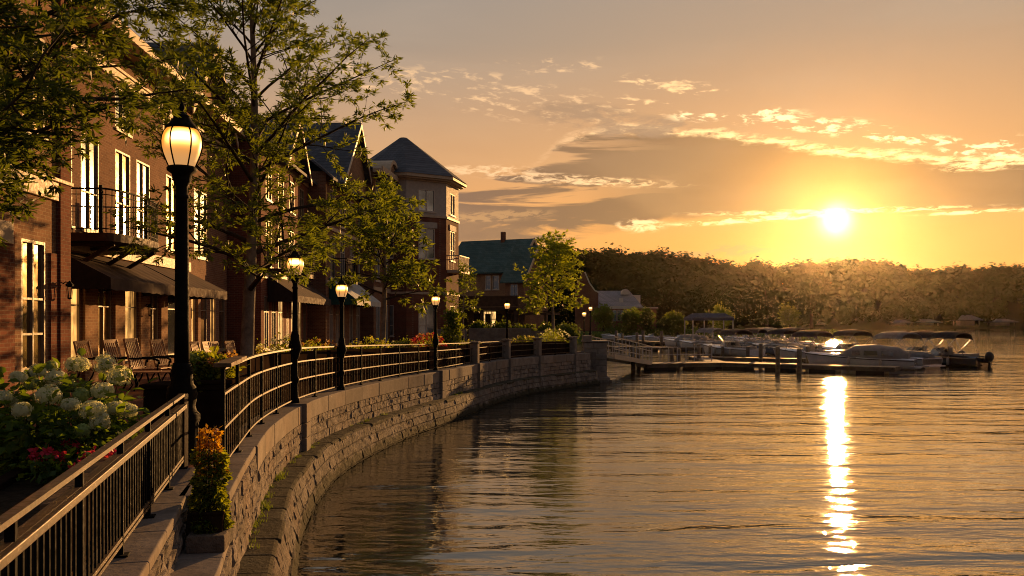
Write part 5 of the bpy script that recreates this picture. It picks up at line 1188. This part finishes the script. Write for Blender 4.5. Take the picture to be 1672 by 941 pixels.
for i, (x, yt, d, hw, mt, shp, lab) in enumerate(PT):
    X_ = (x - 836) / F * d; gz = float(ground_z(np.array([X_]), np.array([float(d)]))[0]); zt = CAMZ + (HY - yt) / F * d; H = zt - gz; rx = hw / F * d
    clump_tree('park_tree', (X_, d, gz - .1), H, rx, H * .56 if shp == 'ball' else H * .52, H * .44 if shp == 'ball' else H * .48, lab, 'tree', GPK, 100 + i, mt, 80 if i < 8 else 150, 26, .045 * H + .20, .03 * H + .14, shp, .04 * H)
bs = MB(); rg = np.random.default_rng(8)
n = 5200; t = rg.random(n); xs = np.interp(t, [0, .35, .8, 1], [12.5, 19, 52, 74]); ys = np.interp(xs, [p[0] for p in SHORE[3:8]], [p[1] for p in SHORE[3:8]]) + rg.uniform(.5, 4.5, n)
zs = ground_z(xs, ys) + rg.uniform(-.1, .75, n) * (xs < 30 + rg.normal(0, 5, n)) + .1; v, f = leaf_quads(np.stack([xs, ys, zs], 1), rg.normal(0, 1, (n, 3)), .55, .32, rg, .8)
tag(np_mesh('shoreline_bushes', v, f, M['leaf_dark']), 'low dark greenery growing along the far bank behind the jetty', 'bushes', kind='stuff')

# ------------------------------------------------------------------ the wooded hills
rg = np.random.default_rng(99); V, Fq = [], []; nv = 0; cnt = 0; tri = []
pxs = []
for k in range(1500):
    px = rg.uniform(780, 1800) if k < 1350 else rg.uniform(450, 780); pxv = px; db = float(backd(pxv)); fr = 203 if px < 1290 else float(np.interp(px, [1290, 1345, 1800], [210, 342, 366]))
    t = rg.random() ** .8 if k % 3 else 1.0 - .03 * rg.random(); d = fr + (db - fr) * t
    x = (px - 836) / F * d; z = float(ground_z(np.array([x]), np.array([d]))[0]); D = float(shore_d(np.array([x]), np.array([d]))[0])
    if D < 4: continue
    H = rg.uniform(7.5, 11.5) if k % 9 else rg.uniform(11, 14); r = H * rg.uniform(.20, .42); c = np.array([x, d, z + H * .50]); R3 = np.array([r, r, H * .50])
    ncl = 26; u = rg.normal(0, 1, (ncl, 3)); u /= np.linalg.norm(u, axis=1, keepdims=True); cc = c + u * R3 * rg.uniform(.45, 1.0, (ncl, 1)); m_ = 9
    q = np.repeat(cc, m_, 0) + rg.normal(0, 1, (ncl * m_, 3)) * r * .20; dd = q - c; s_ = d / 330
    du = dd / np.linalg.norm(dd, axis=1, keepdims=True); v, f = leaf_quads(q, np.cross(du, rg.normal(0, 1, q.shape)), 1.15 * s_ + .25, 1.0 * s_ + .2, rg, .22, du); V.append(v); Fq.append(f + nv); nv += len(v)
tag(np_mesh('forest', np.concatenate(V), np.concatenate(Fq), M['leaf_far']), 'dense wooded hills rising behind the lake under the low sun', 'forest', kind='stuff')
HAZE_D = 0.000016
# ------------------------------------------------------------------ chairs, tables
def chair_proto(w=.58):
    r = empty('patio_chair', (0, 0, 0)); a = math.radians(17)     # faces +x
    m = MB()
    for i in range(7): y = -w / 2 + .04 + i * (w - .08) / 6; m.bar((-.20, y, .44), (-.20 - math.sin(a) * .62, y, .44 + math.cos(a) * .62), .042, .016, (1, 0, .3))
    t = (-.20 - math.sin(a) * .62, .44 + math.cos(a) * .62); m.bar((t[0], -w / 2, t[1] + .03), (t[0], w / 2, t[1] + .03), .03, .085); m.bar((-.20, -w / 2, .45), (-.20, w / 2, .45), .03, .05)
    for s in (-1, 1): m.bar((-.19, s * w / 2, .30), (t[0], s * w / 2, t[1] + .06), .035, .045)
    m.build('backrest', M['chair'], r)
    m = MB()
    for i in range(7): x = -.17 + i * .088; m.bb(x, x + .07, -w / 2 + .01, w / 2 - .01, .415 + .004 * i, .435 + .004 * i)
    m.bb(-.2, .44, -w / 2, -w / 2 + .03, .37, .414); m.bb(-.2, .44, w / 2 - .03, w / 2, .37, .414); m.build('seat', M['chair'], r)
    for s in (-1, 1):
        m = MB(); m.tube([(-.26, s * (w / 2 + .02), .66), (0, s * (w / 2 + .03), .67), (.30, s * (w / 2 + .03), .66), (.40, s * (w / 2 + .02), .62), (.41, s * w / 2, .55)], .022, 8); m.build('armrest', M['iron'], r)
        m = MB(); m.tube([(.38, s * w / 2, .60), (.36, s * w / 2, .40), (.42, s * w / 2, .20), (.46, s * w / 2, 0)], .02, 8); m.build('leg', M['iron'], r)
        m = MB(); m.tube([(-.20, s * w / 2, .42), (-.26, s * w / 2, .22), (-.40, s * w / 2, 0)], .02, 8); m.build('leg', M['iron'], r)
    return r
cp = chair_proto(); GC = 'slatted patio chairs facing the lake'
CH = [(146, 557, 21.6, -.12, 'leftmost slatted wooden chair, beside the corner of the brick block'), (194, 555, 21.4, -.1, 'second slatted chair from the left, under the brown awning'), (230, 553, 20.6, -.02, 'widest slatted chair, third from the left, under the brown awning'), (268, 555, 22.8, -.15, 'slatted chair just left of the largest lamp post'),
      (325, 558, 27.6, -.15, 'slatted chair half hidden by the planter flowers, right of the largest lamp post'), (343, 558, 28.6, -.1, 'slatted chair in the middle of the far group, above the square planter'), (358, 558, 26.8, -.08, 'slatted chair second from the big tree trunk'), (382, 557, 27.4, -.2, 'slatted chair closest to the big tree trunk')]
for i, (px, py, d, rz, lab) in enumerate(CH):
    o = cp if i == 0 else copy_tree(cp); o.location = ((px - 836) / F * d + .15, d, 0); o.rotation_euler.z = rz; h = CAMZ - (py - HY) * d / F; o.scale = (h / 1.10,) * 3; tag(o, lab, 'chair', GC)
def table(loc, rz, label, L=1.2, W_=.6, h=.46):
    r = empty('slatted_table', loc, rz, label, 'table', 'low slatted tables')
    m = MB()
    for i in range(7): y = -W_ / 2 + i * W_ / 7; m.bb(-L / 2, L / 2, y, y + W_ / 7 - .012, h - .025, h)
    m.build('table_top', M['chair'], r)
    for a in (-1, 1):
        for b in (-1, 1): m = MB(); m.tube([(a * L * .38, b * W_ * .4, h - .02), (a * L * .42, b * W_ * .42, h * .7), (a * L * .36, b * W_ * .38, h * .35), (a * L * .45, b * W_ * .45, 0)], .018, 8); m.build('leg', M['iron'], r)
table((-8.15, 19.6, 0), .15, 'low slatted table in front of the widest chair, left of the largest lamp'); table((-8.6, 23.4, 0), -.2, 'low slatted table behind the largest lamp post', 1.0)
def bistro(loc, label, seed):
    r = empty('round_table', loc, 0, label, 'table', 'dark cafe tables behind the railing'); MB().lathe([(.36, .72), (.37, .735), (.36, .75)], k=20).build('table_top', M['iron'], r); MB().lathe([(.22, 0), (.2, .03), (.03, .06), (.025, .72)], k=10).build('stand', M['iron'], r)
dk = None
def dark_chair():
    r = empty('cafe_chair', (0, 0, 0)); m = MB()
    for i in range(5): y = -.18 + i * .09; m.tube([(-.2, y, .46), (-.28, y, .88)], .010, 5)
    m.tube([(-.2, -.21, .3), (-.29, -.21, .9), (-.30, 0, .93), (-.29, .21, .9), (-.2, .21, .3)], .015, 6); m.build('backrest', M['iron'], r)
    MB().lathe([(.2, .43), (.215, .445), (.2, .46)], k=14).build('seat', M['iron'], r)
    for a, b in ((1, 1), (1, -1), (-1, 1), (-1, -1)): MB().tube([(a * .15, b * .15, .44), (a * .21, b * .20, 0)], .012, 6).build('leg', M['iron'], r)
    return r
BT = [(546, 26.5, 'dark round table between the second and third lamps'), (596, 31, 'dark round table below the white awning'), (675, 34.5, 'dark round table right of the small tree'), (745, 41, 'dark round table beside the conical shrub')]
cc = dark_chair(); first = True
for i, (px, d, lab) in enumerate(BT):
    x = (px - 836) / F * d - .6; bistro((x, d, 0), lab, i)
    for j, (a, w_) in enumerate(((.2, 'left of the '), (2.9, 'right of the '), (4.6, 'behind the '))):
        o = cc if first else copy_tree(cc); first = False; o.location = (x - .62 * math.cos(a), d - .62 * math.sin(a), 0); o.rotation_euler.z = a; tag(o, 'dark cafe chair ' + w_ + lab, 'chair', 'dark cafe chairs around ' + lab)

# ------------------------------------------------------------------ docks
def plank_dock(pts, w, zt, label, name='dock'):
    r = empty(name, (pts[0][0], pts[0][1], WZ), 0, label, 'dock'); Mi = Matrix.Translation(-Vector(r.location)); tp_m, sd, fl = MB(), MB(), MB()
    for (x0, y0), (x1, y1) in zip(pts[:-1], pts[1:]):
        a, b = Vector((x0, y0, 0)), Vector((x1, y1, 0)); d = (b - a); L = d.length; d.normalize(); n = Vector((d.y, -d.x, 0)); k = int(L / .16)
        for i in range(k):
            p = a + d * (i + .5) * L / k; tp_m.bar(p - n * w / 2 + Vector((0, 0, zt + random.uniform(-.003, .003))), p + n * w / 2 + Vector((0, 0, zt)), L / k - .012, .03)
        for s in (-1, 1): sd.bar(a + n * s * (w / 2 + .03) + Vector((0, 0, zt - .11)), b + n * s * (w / 2 + .03) + Vector((0, 0, zt - .11)), .05, .26)
        sd.bar(a + n * (w / 2 + .075) + Vector((0, 0, zt - .03)), b + n * (w / 2 + .075) + Vector((0, 0, zt - .03)), .035, .05)
        k2 = max(2, int(L / 2.4))
        for i in range(k2): p = a + d * (i + .5) * L / k2; fl.box((p.x, p.y, zt - .42), (w * .8, 1.6, .36), Matrix.Rotation(math.atan2(d.y, d.x) + math.pi / 2, 4, 'Z'))
        for s, q in ((-1, a), (1, b)): sd.bar(q - n * w / 2 + Vector((0, 0, zt - .11)), q + n * w / 2 + Vector((0, 0, zt - .11)), .05, .24)
    for mb, nm, mt in ((tp_m, 'deck', 'dock'), (sd, 'fascia', 'dock_side'), (fl, 'float', 'rubber')): o = mb.build(nm, M[mt], r); o.data.transform(Mi)
    return r
DZ = -1.13
plank_dock([(8.3, 55.6), (13.8, 57.4), (23.0, 51.2)], 1.9, DZ, 'long bent floating dock nearest the camera')
plank_dock([(13.9, 66.5), (23.2, 61.5)], 1.3, DZ, 'narrow floating walkway just behind the nearest dock')
plank_dock([(9.9, 93), (16.5, 91), (24.5, 88)], 1.4, DZ, 'floating walkway in front of the small left boats')
plank_dock([(13.8, 134), (19.5, 112), (24.5, 106)], 1.8, DZ + .05, 'dark far jetty left of the small white boats', 'jetty')
plank_dock([(13.8, 57.6), (14.3, 66.0)], 1.1, DZ - .004, 'short link between the nearest dock and the narrow walkway')
PL = [(1034, 54.6, 565), (1043, 56.8, 566), (1097, 58.8, 568), (1108, 58.9, 569), (1141, 63, 563), (1160, 65.5, 564), (1221, 68, 566), (1242, 62.5, 561), (1270, 54.0, 566), (1305, 52.3, 569), (1319, 60.5, 566), (1006, 126, 540), (1016, 124, 545), (1040, 116, 543), (1050, 115, 540), (1080, 110, 541), (1180, 78, 566), (1262, 86, 556)]
for i, (px, d, yt) in enumerate(PL):
    c = P(px, yt, d); r_ = .15 if d < 100 else .2; h = c.z - WZ
    m = MB(); m.lathe([(r_, -1.5), (r_, h - .06), (r_ * .9, h - .02), (r_ * .6, h)], k=12); o = m.build('piling', M['pile']); o.location = (c.x, c.y, WZ)
    near = ['leftmost', 'second', 'third', 'fourth', 'fifth', 'sixth', 'seventh', 'eighth', 'thickest', 'tall right hand', 'slim'][i] if i < 11 else ''
    tag(o, (near + ' weathered wooden piling along the nearest docks, counted from the gangway') if i < 8 else ({8: 'thick weathered piling standing in front of the nearest dock, left one of the front pair', 9: 'weathered piling in front of the nearest dock, right one of the front pair', 10: 'slim piling behind the nearest dock beside the white arch boat', 11: 'far jetty piling closest to the pier', 12: 'short far jetty piling, second from the pier', 13: 'far jetty piling below the lakeside house windows', 14: 'taller far jetty piling beside its shorter neighbour', 15: 'far jetty piling under the dark bush', 16: 'piling beside the first dark topped boat left', 17: 'piling in the middle of the crowded far boats'}[i]), 'piling', 'mooring pilings')
# gangway and its railing
gw_ = empty('gangway', (4.9, 46.2, 0), 0, 'grey metal gangway with open railings sloping from the pier down to the dock', 'gangway'); m = MB(); a, b = Vector((4.9, 46.2, -.22)), Vector((8.4, 55.2, -1.02)); d = (b - a).normalized(); n = Vector((d.y, -d.x, 0)).normalized(); o0 = Vector(gw_.location)
m.bar(a - o0, b - o0, 1.2, .06); 
for s in (-1, 1): m.bar(a + n * s * .62 - o0 - Vector((0, 0, .06)), b + n * s * .62 - o0 - Vector((0, 0, .06)), .06, .26)
m.build('walkway', M['alu'], gw_)
for s in (-1, 1):
    m = MB()
    for z in (.35, .7, 1.0): m.bar(a + n * s * .62 - o0 + Vector((0, 0, z)), b + n * s * .62 - o0 + Vector((0, 0, z)), .045, .045)
    for i in range(12): p = a.lerp(b, i / 11) + n * s * .62 - o0; m.bar(p, p + Vector((0, 0, 1.0)), .04, .04)
    m.build('railing', M['alu'], gw_)
dr = empty('dock_railing', (8.6, 56.6, DZ), 0, 'thin metal railing on the nearest dock right of the gangway', 'railing'); m = MB()
for i in range(9): x = i * .62; y = i * .21; m.bb(x - .02, x + .02, y - .02, y + .02, 0, 1.0)
for z in (.5, 1.0): m.bar((0, 0, z), (8 * .62, 8 * .21, z), .035, .035)
m.build('rails', M['alu'], dr)

# ------------------------------------------------------------------ boats (bow along +x, waterline at z = 0)
def boat_proto(kind, L=6.4, B=2.3, hull='gel_white', deck='gel_white', top='canvas_dark', bim=True, cover=False, motor=False, cabin=False, top_x=-.1):
    r = empty('motorboat', (0, 0, 0)); T = [0, .15, .3, .45, .6, .72, .82, .9, .96, 1.0]; m = MB()
    def st(t):
        w = B / 2 * (1 - max(0, (t - .4) / .6) ** 2.3) * (.92 + .08 * min(1, t / .3)) + .01; sh = .62 + .34 * t * t; ch = .06 + .42 * max(0, t - .35) ** 1.5; kz = -.28 + 1.1 * max(0, t - .72) ** 1.3 / .2 * .3
        x = -L / 2 + L * t; return x, w, sh, ch, min(kz, sh - .1)
    n = len(m.v)
    for t in T:
        x, w, sh, ch, kz = st(t); bx = .16 * L / 6 * max(0, t - .8) / .2
        for y, z, dx in ((-w, sh, bx * 2), (-w * .97, sh - .22, bx * 1.5), (-w * .80, ch, bx * .5), (0, kz, 0), (w * .80, ch, bx * .5), (w * .97, sh - .22, bx * 1.5), (w, sh, bx * 2)): m.v.append((x + dx, y, z))
    for i in range(len(T) - 1):
        for j in range(6): a = n + i * 7 + j; m.f.append((a, a + 1, a + 8, a + 7)); m.sm.append(j not in (2, 3))
    m.f.append(tuple(n + j for j in range(7))); m.sm.append(False); e = n + (len(T) - 1) * 7; m.f.append(tuple(e + j for j in reversed(range(7)))); m.sm.append(False); m.build('hull', M[hull], r)
    m = MB(); TD = [.52, .60, .72, .82, .9, .96, 1.0]; n = 0
    for t in TD:
        x, w, sh, ch, kz = st(t); bx = .32 * L / 6 * max(0, t - .8) / .2; hh = .22 * (1 - (t - .5) / .5) ** .6 if t < 1 else 0
        for y, z in ((-w, sh), (-w * .6, sh + hh * .7 + .03), (0, sh + hh + .04), (w * .6, sh + hh * .7 + .03), (w, sh)): m.v.append((x + bx, y, z))
    for i in range(len(TD) - 1):
        for j in range(4): a = i * 5 + j; m.f.append((a, a + 5, a + 6, a + 1)); m.sm.append(True)
    m.f.append((0, 1, 2, 3, 4)); m.sm.append(False)
    x, w, sh, ch, kz = st(.0); x1, w1, sh1, _, _ = st(.53)
    for s in (-1, 1): m.prism([(x, s * w, sh + .01), (x1, s * w1, sh1 + .01), (x1, s * (w1 - .16), sh1 + .12), (x, s * (w - .16), sh + .10)], (0, 0, 0), (0, 0, -.12))
    m.bb(x - .35, x + .02, -w * .8, w * .8, .12, .2); m.bb(x, x + .7, -w + .1, w - .1, .25, sh + .04); m.build('deck', M[deck], r)
    m = MB()
    for s in (-1, 1):
        for t0, t1 in zip(T[:-1], T[1:]):
            (xa, wa, sa_, _, _), (xb, wb, sb_, _, _) = st(t0), st(t1); ba = .32 * L / 6 * max(0, t0 - .8) / .2; bb_ = .32 * L / 6 * max(0, t1 - .8) / .2; m.bar((xa + ba, s * (wa + .015), sa_ - .02), (xb + bb_, s * (wb + .015), sb_ - .02), .05, .06)
    m.build('rub_rail', M['rubber' if hull == 'gel_white' else 'chrome'], r)
    m = MB(); m.bb(-L * .36, -L * .22, -B * .38, B * .38, .35, .92); 
    for s in (-1, 1): m.bb(-L * .05, L * .03, s * B * .22 - .24, s * B * .22 + .24, .35, .95); m.bb(-L * .05 - .1, -L * .05, s * B * .22 - .24, s * B * .22 + .24, .6, 1.3)
    m.build('seats', M['seat'], r, bevel=.03)
    xw = L * .06; sh = st(.56)[2]; ww = st(.56)[1] - .12; m = MB()
    Wp = [(-.55, -ww), (.10, -ww * .8), (.25, 0), (.10, ww * .8), (-.55, ww)]
    for (xa, ya), (xb, yb) in zip(Wp[:-1], Wp[1:]):
        ha = .12 if xa < -.5 else .44; hb_ = .12 if xb < -.5 else .44; m.face([(xw + xa, ya, sh + .06), (xw + xb, yb, sh + .06), (xw + xb - .28, yb * .9, sh + .06 + hb_), (xw + xa - .28, ya * .9, sh + .06 + ha)])
    ws = m.build('windscreen', M['boatglass'], r, fix=False); m = MB()
    for (xa, ya), (xb, yb) in zip(Wp[:-1], Wp[1:]):
        ha = .12 if xa < -.5 else .44; hb_ = .12 if xb < -.5 else .44; m.tube([(xw + xa - .28, ya * .9, sh + .06 + ha), (xw + xb - .28, yb * .9, sh + .06 + hb_)], .02, 6)
        m.tube([(xw + xb, yb, sh + .06), (xw + xb - .28, yb * .9, sh + .06 + hb_)], .018, 6)
    m.build('screen_frame', M['chrome'], ws)
    if cabin or cover:
        m = MB(); sec = [(-L * .44, .70, .35), (-L * .34, .92, .72), (-L * .12, .95, .86), (L * .06, .92, .80), (L * .20, .72, .28), (L * .30, .5, .12)]; n = 0
        for x, wf, h in sec:
            h *= 1.0 if cover else .5
            w0 = B / 2 * wf; z0 = .62 + .1
            for y, z in ((-w0, z0), (-w0 * .95, z0 + h * .75), (-w0 * .55, z0 + h * .97), (0, z0 + h * 1.04), (w0 * .55, z0 + h * .97), (w0 * .95, z0 + h * .75), (w0, z0)): m.v.append((x, y, z))
        for i in range(len(sec) - 1):
            for j in range(6): a = i * 7 + j; m.f.append((a, a + 7, a + 8, a + 1)); m.sm.append(True)
        m.f.append(tuple(range(7))); m.sm.append(False); m.f.append(tuple(range(35, 42))); m.sm.append(False); cv_ = m.build('cover', M['gel_grey' if cover else 'canvas_grey'], r)
        for s in (-1, 1):
            m = MB()
            for x0, x1 in ((-L * .31, -L * .20), (-L * .17, -L * .04), (-L * .01, L * .07)): m.prism([(x0, s * (B / 2 * .955), .92), (x1, s * (B / 2 * .955), .92), (x1 - .04, s * (B / 2 * .925), 1.22 if cover else 1.02), (x0 + .04, s * (B / 2 * .925), 1.22 if cover else 1.02)], (0, 0, 0), (0, s * .012, 0))
            m.build('clear_panel', M['boatglass'], cv_)
    if bim:
        m = MB(); x0, x1 = L * (top_x - .17), L * (top_x + .17); hb2 = B * .47; zt = 2.42; k = 12; q = []
        for j in range(k + 1):
            a = math.pi * j / k; y = -hb2 * math.cos(a); z = zt - .48 + .48 * math.sin(a) ** .6; q.append((y, z))
        xs_ = [x0, x0 + .25, (x0 + x1) / 2, x1 - .25, x1]; dz_ = [-.10, .0, .05, .0, -.10]
        for x, dz2 in zip(xs_, dz_):
            for y, z in q: m.v.append((x, y, z + dz2))
        for x, dz2 in zip(xs_, dz_):
            for y, z in q: m.v.append((x, y * .985, z + dz2 - .035))
        w_ = k + 1; o2 = len(xs_) * w_
        for i in range(len(xs_) - 1):
            for j in range(k): a = i * w_ + j; m.f.append((a, a + w_, a + w_ + 1, a + 1)); m.sm.append(True); m.f.append((o2 + a, o2 + a + 1, o2 + a + w_ + 1, o2 + a + w_)); m.sm.append(True)
        for i in (0, len(xs_) - 1):
            for j in range(k): a = i * w_ + j; m.f.append((a, a + 1, o2 + a + 1, o2 + a)); m.sm.append(False)
        for j in (0, k):
            for i in range(len(xs_) - 1): a = i * w_ + j; m.f.append((a, o2 + a, o2 + a + w_, a + w_)); m.sm.append(False)
        bi = m.build('bimini_top', M[top], r, fix=False)
        for s in (-1, 1):
            m = MB(); y = s * hb2 * .99; m.tube([(x0 + .05, y, zt - .5), (L * top_x + .12, s * B * .44, .78)], .03, 6); m.tube([(x1 - .05, y, zt - .5), (L * top_x - .12, s * B * .44, .78)], .03, 6)
            m.tube([(x0, y, zt - .5), (x0 - .55, s * B * .42, .75)], .02, 5); m.tube([(x1, y, zt - .5), (x1 + .65, s * B * .40, .85)], .02, 5)
            m.build('bimini_frame', M['chrome'], bi)
    if motor:
        m = MB(); xm = -L / 2 - .35; m.lathe([(.02, -.40), (.22, -.38), (.36, -.2), (.40, 0), (.38, .2), (.26, .36), (.05, .42)], (0, 0, 0), 16); m.v = [(xm + z * .55, y * 1.0, .72 + x * .95) for x, y, z in m.v]; mo = m.build('outboard_motor', M['rubber'], r)
        m = MB(); m.bb(xm - .08, xm + .08, -.06, .06, -.45, .5); m.bb(xm, -L / 2 + .05, -.12, .12, .3, .55); m.lathe([(.01, -.3), (.06, -.1), (.06, .2), (.02, .3)], (xm, 0, -.40), 8); m.build('motor_leg', M['rubber'], mo)
    for s in (-1, 1):
        for t in (.3, .6): x, w, sh, _, _ = st(t); m = MB(); m.lathe([(.01, -.38), (.09, -.34), (.10, -.1), (.09, .12), (.02, .16)], (x, s * (w + .10), sh - .18), 8); m.tube([(x, s * (w + .10), sh - .04), (x, s * (w - .02), sh + .10)], .012, 4); m.build('fender', M['seat'], r)
    m = MB(); x, w, sh, _, _ = st(.8); m.tube([(x - .8, -w, sh + .02), (x, -w * .85, sh + .32), (L / 2 + .1, 0, sh + .42), (x, w * .85, sh + .32), (x - .8, w, sh + .02)], .016, 6); m.build('bow_rail', M['chrome'], r)
    return r
protos = {'cover': boat_proto('cover', 6.6, 2.4, cover=True, bim=False), 'white': boat_proto('white', 6.6, 2.4, cabin=True, top='canvas_grey'), 'dark': boat_proto('dark', 6.2, 2.3, 'gel_dark', 'gel_dark', motor=True, cover=False),
          'arch': boat_proto('arch', 6.6, 2.4, cabin=False, top='canvas_dark', top_x=.0), 'blue': boat_proto('blue', 6.0, 2.3, 'gel_blue', 'gel_white', top='canvas_dark', cabin=True), 'open': boat_proto('open', 5.4, 2.1, bim=False), 'tall': boat_proto('tall', 6.6, 2.4, top='canvas_dark')}
used = set(); GBt = 'motorboats moored at the docks'
BO = [('cover', 1407, 57.6, 150, 'grey canvas covered boat without bimini, tied at the right end of the nearest dock'), ('white', 1452, 60.5, 120, 'white boat with a grey bimini top, stern turned right, just behind the grey covered boat'),
      ('dark', 1496, 64.0, 124, 'black boat with a dark bimini and round outboard, left one of the two black boats'), ('dark', 1537, 61.6, 122, 'black boat with a dark bimini and round outboard, farthest right of all the boats'),
      ('arch', 1326, 68.0, 128, 'white boat with a low dark arched top, behind the front pair of pilings'), ('tall', 1382, 73, 115, 'boat with a flat dark bimini and sun sparkling through it, behind the arched top boat'),
      ('blue', 1270, 82.0, 120, 'blue hulled boat with a cabin cover, mid dock among the crowded boats'), ('tall', 1192, 79, 120, 'white boat with a broad dark top, leftmost of the nearer crowded boats'),
      ('white', 1152, 94.0, 130, 'white boat under the left end of the navy canopy'), ('white', 1243, 98.0, 130, 'white boat with a bimini in the back row, left one of a similar pair'), ('arch', 1293, 98.0, 130, 'back row white boat with a dark top, nearest the lone bright tree'),
      ('open', 1110, 120.0, 185, 'small open white boat at the right end of the far jetty'), ('open', 1218, 121.0, 170, 'low open white boat farthest back among the crowd'), ('cover', 1122, 104.0, 130, 'grey covered boat by the far jetty end'), ('open', 1063, 132.0, 175, 'tiny open boat tied behind the far jetty'), ('open', 1012, 139.0, 175, 'tiny open boat behind the far jetty, nearest the pier'), ('blue', 1222, 90.0, 140, 'blue hulled boat right behind the broad dark topped boat')]
for k, px, d, a, lab in BO:
    o = protos[k] if k not in used else copy_tree(protos[k]); used.add(k); o.location = ((px - 836) / F * d, d, WZ); o.rotation_euler.z = math.radians(a); tag(o, lab, 'boat', GBt)
# boat lift canopy
cl = empty('boat_canopy', ((1157 - 836) / F * 100, 100, WZ), math.radians(8), 'navy blue fabric canopy on posts sheltering a boat lift, left of the docks', 'canopy'); m = MB(); hw = 2.5
m.prism([(-hw, -1.5, 3.55), (hw, -1.5, 3.55), (hw * .8, 0, 4.05), (-hw * .8, 0, 4.05)], (0, 0, 0), (0, 0, .04)); m.prism([(-hw, 1.5, 3.55), (-hw * .8, 0, 4.05), (hw * .8, 0, 4.05), (hw, 1.5, 3.55)], (0, 0, 0), (0, 0, .04)); m.bb(-hw, hw, -1.52, -1.48, 3.25, 3.55); m.bb(-hw, hw, 1.48, 1.52, 3.25, 3.55)
m.prism([(-hw, -1.5, 3.25), (-hw, 1.5, 3.25), (-hw, 1.5, 3.55), (-hw * .8, 0, 4.05), (-hw, -1.5, 3.55)], (0, 0, 0), (.03, 0, 0)); m.prism([(hw, -1.5, 3.25), (hw, 1.5, 3.25), (hw, 1.5, 3.55), (hw * .8, 0, 4.05), (hw, -1.5, 3.55)], (0, 0, 0), (.03, 0, 0)); m.build('canopy_cover', M['canvas_navy'], cl)
m = MB()
for x in (-hw + .1, 0, hw - .1):
    for y in (-1.4, 1.4): m.bb(x - .05, x + .05, y - .05, y + .05, -1, 3.6)
m.build('posts', M['alu'], cl)

# ------------------------------------------------------------------ evening haze
hz = MB(); hz.bb(-610, 1110, -150, 770, WZ - 5, 52); ho = hz.build('haze', None); tag(ho, kind='stuff')
hm = bpy.data.materials.new('haze_air'); hm.use_nodes = True; hm.node_tree.nodes.clear(); hg = G(hm.node_tree); pv = hg.n('ShaderNodeVolumePrincipled')
pv.inputs['Color'].default_value = (1.0, 0.88, 0.70, 1); pv.inputs['Density'].default_value = HAZE_D; pv.inputs['Anisotropy'].default_value = 0.93
oo = hg.n('ShaderNodeOutputMaterial'); hg.nt.links.new(pv.outputs[0], oo.inputs['Volume']); ho.data.materials.append(hm)
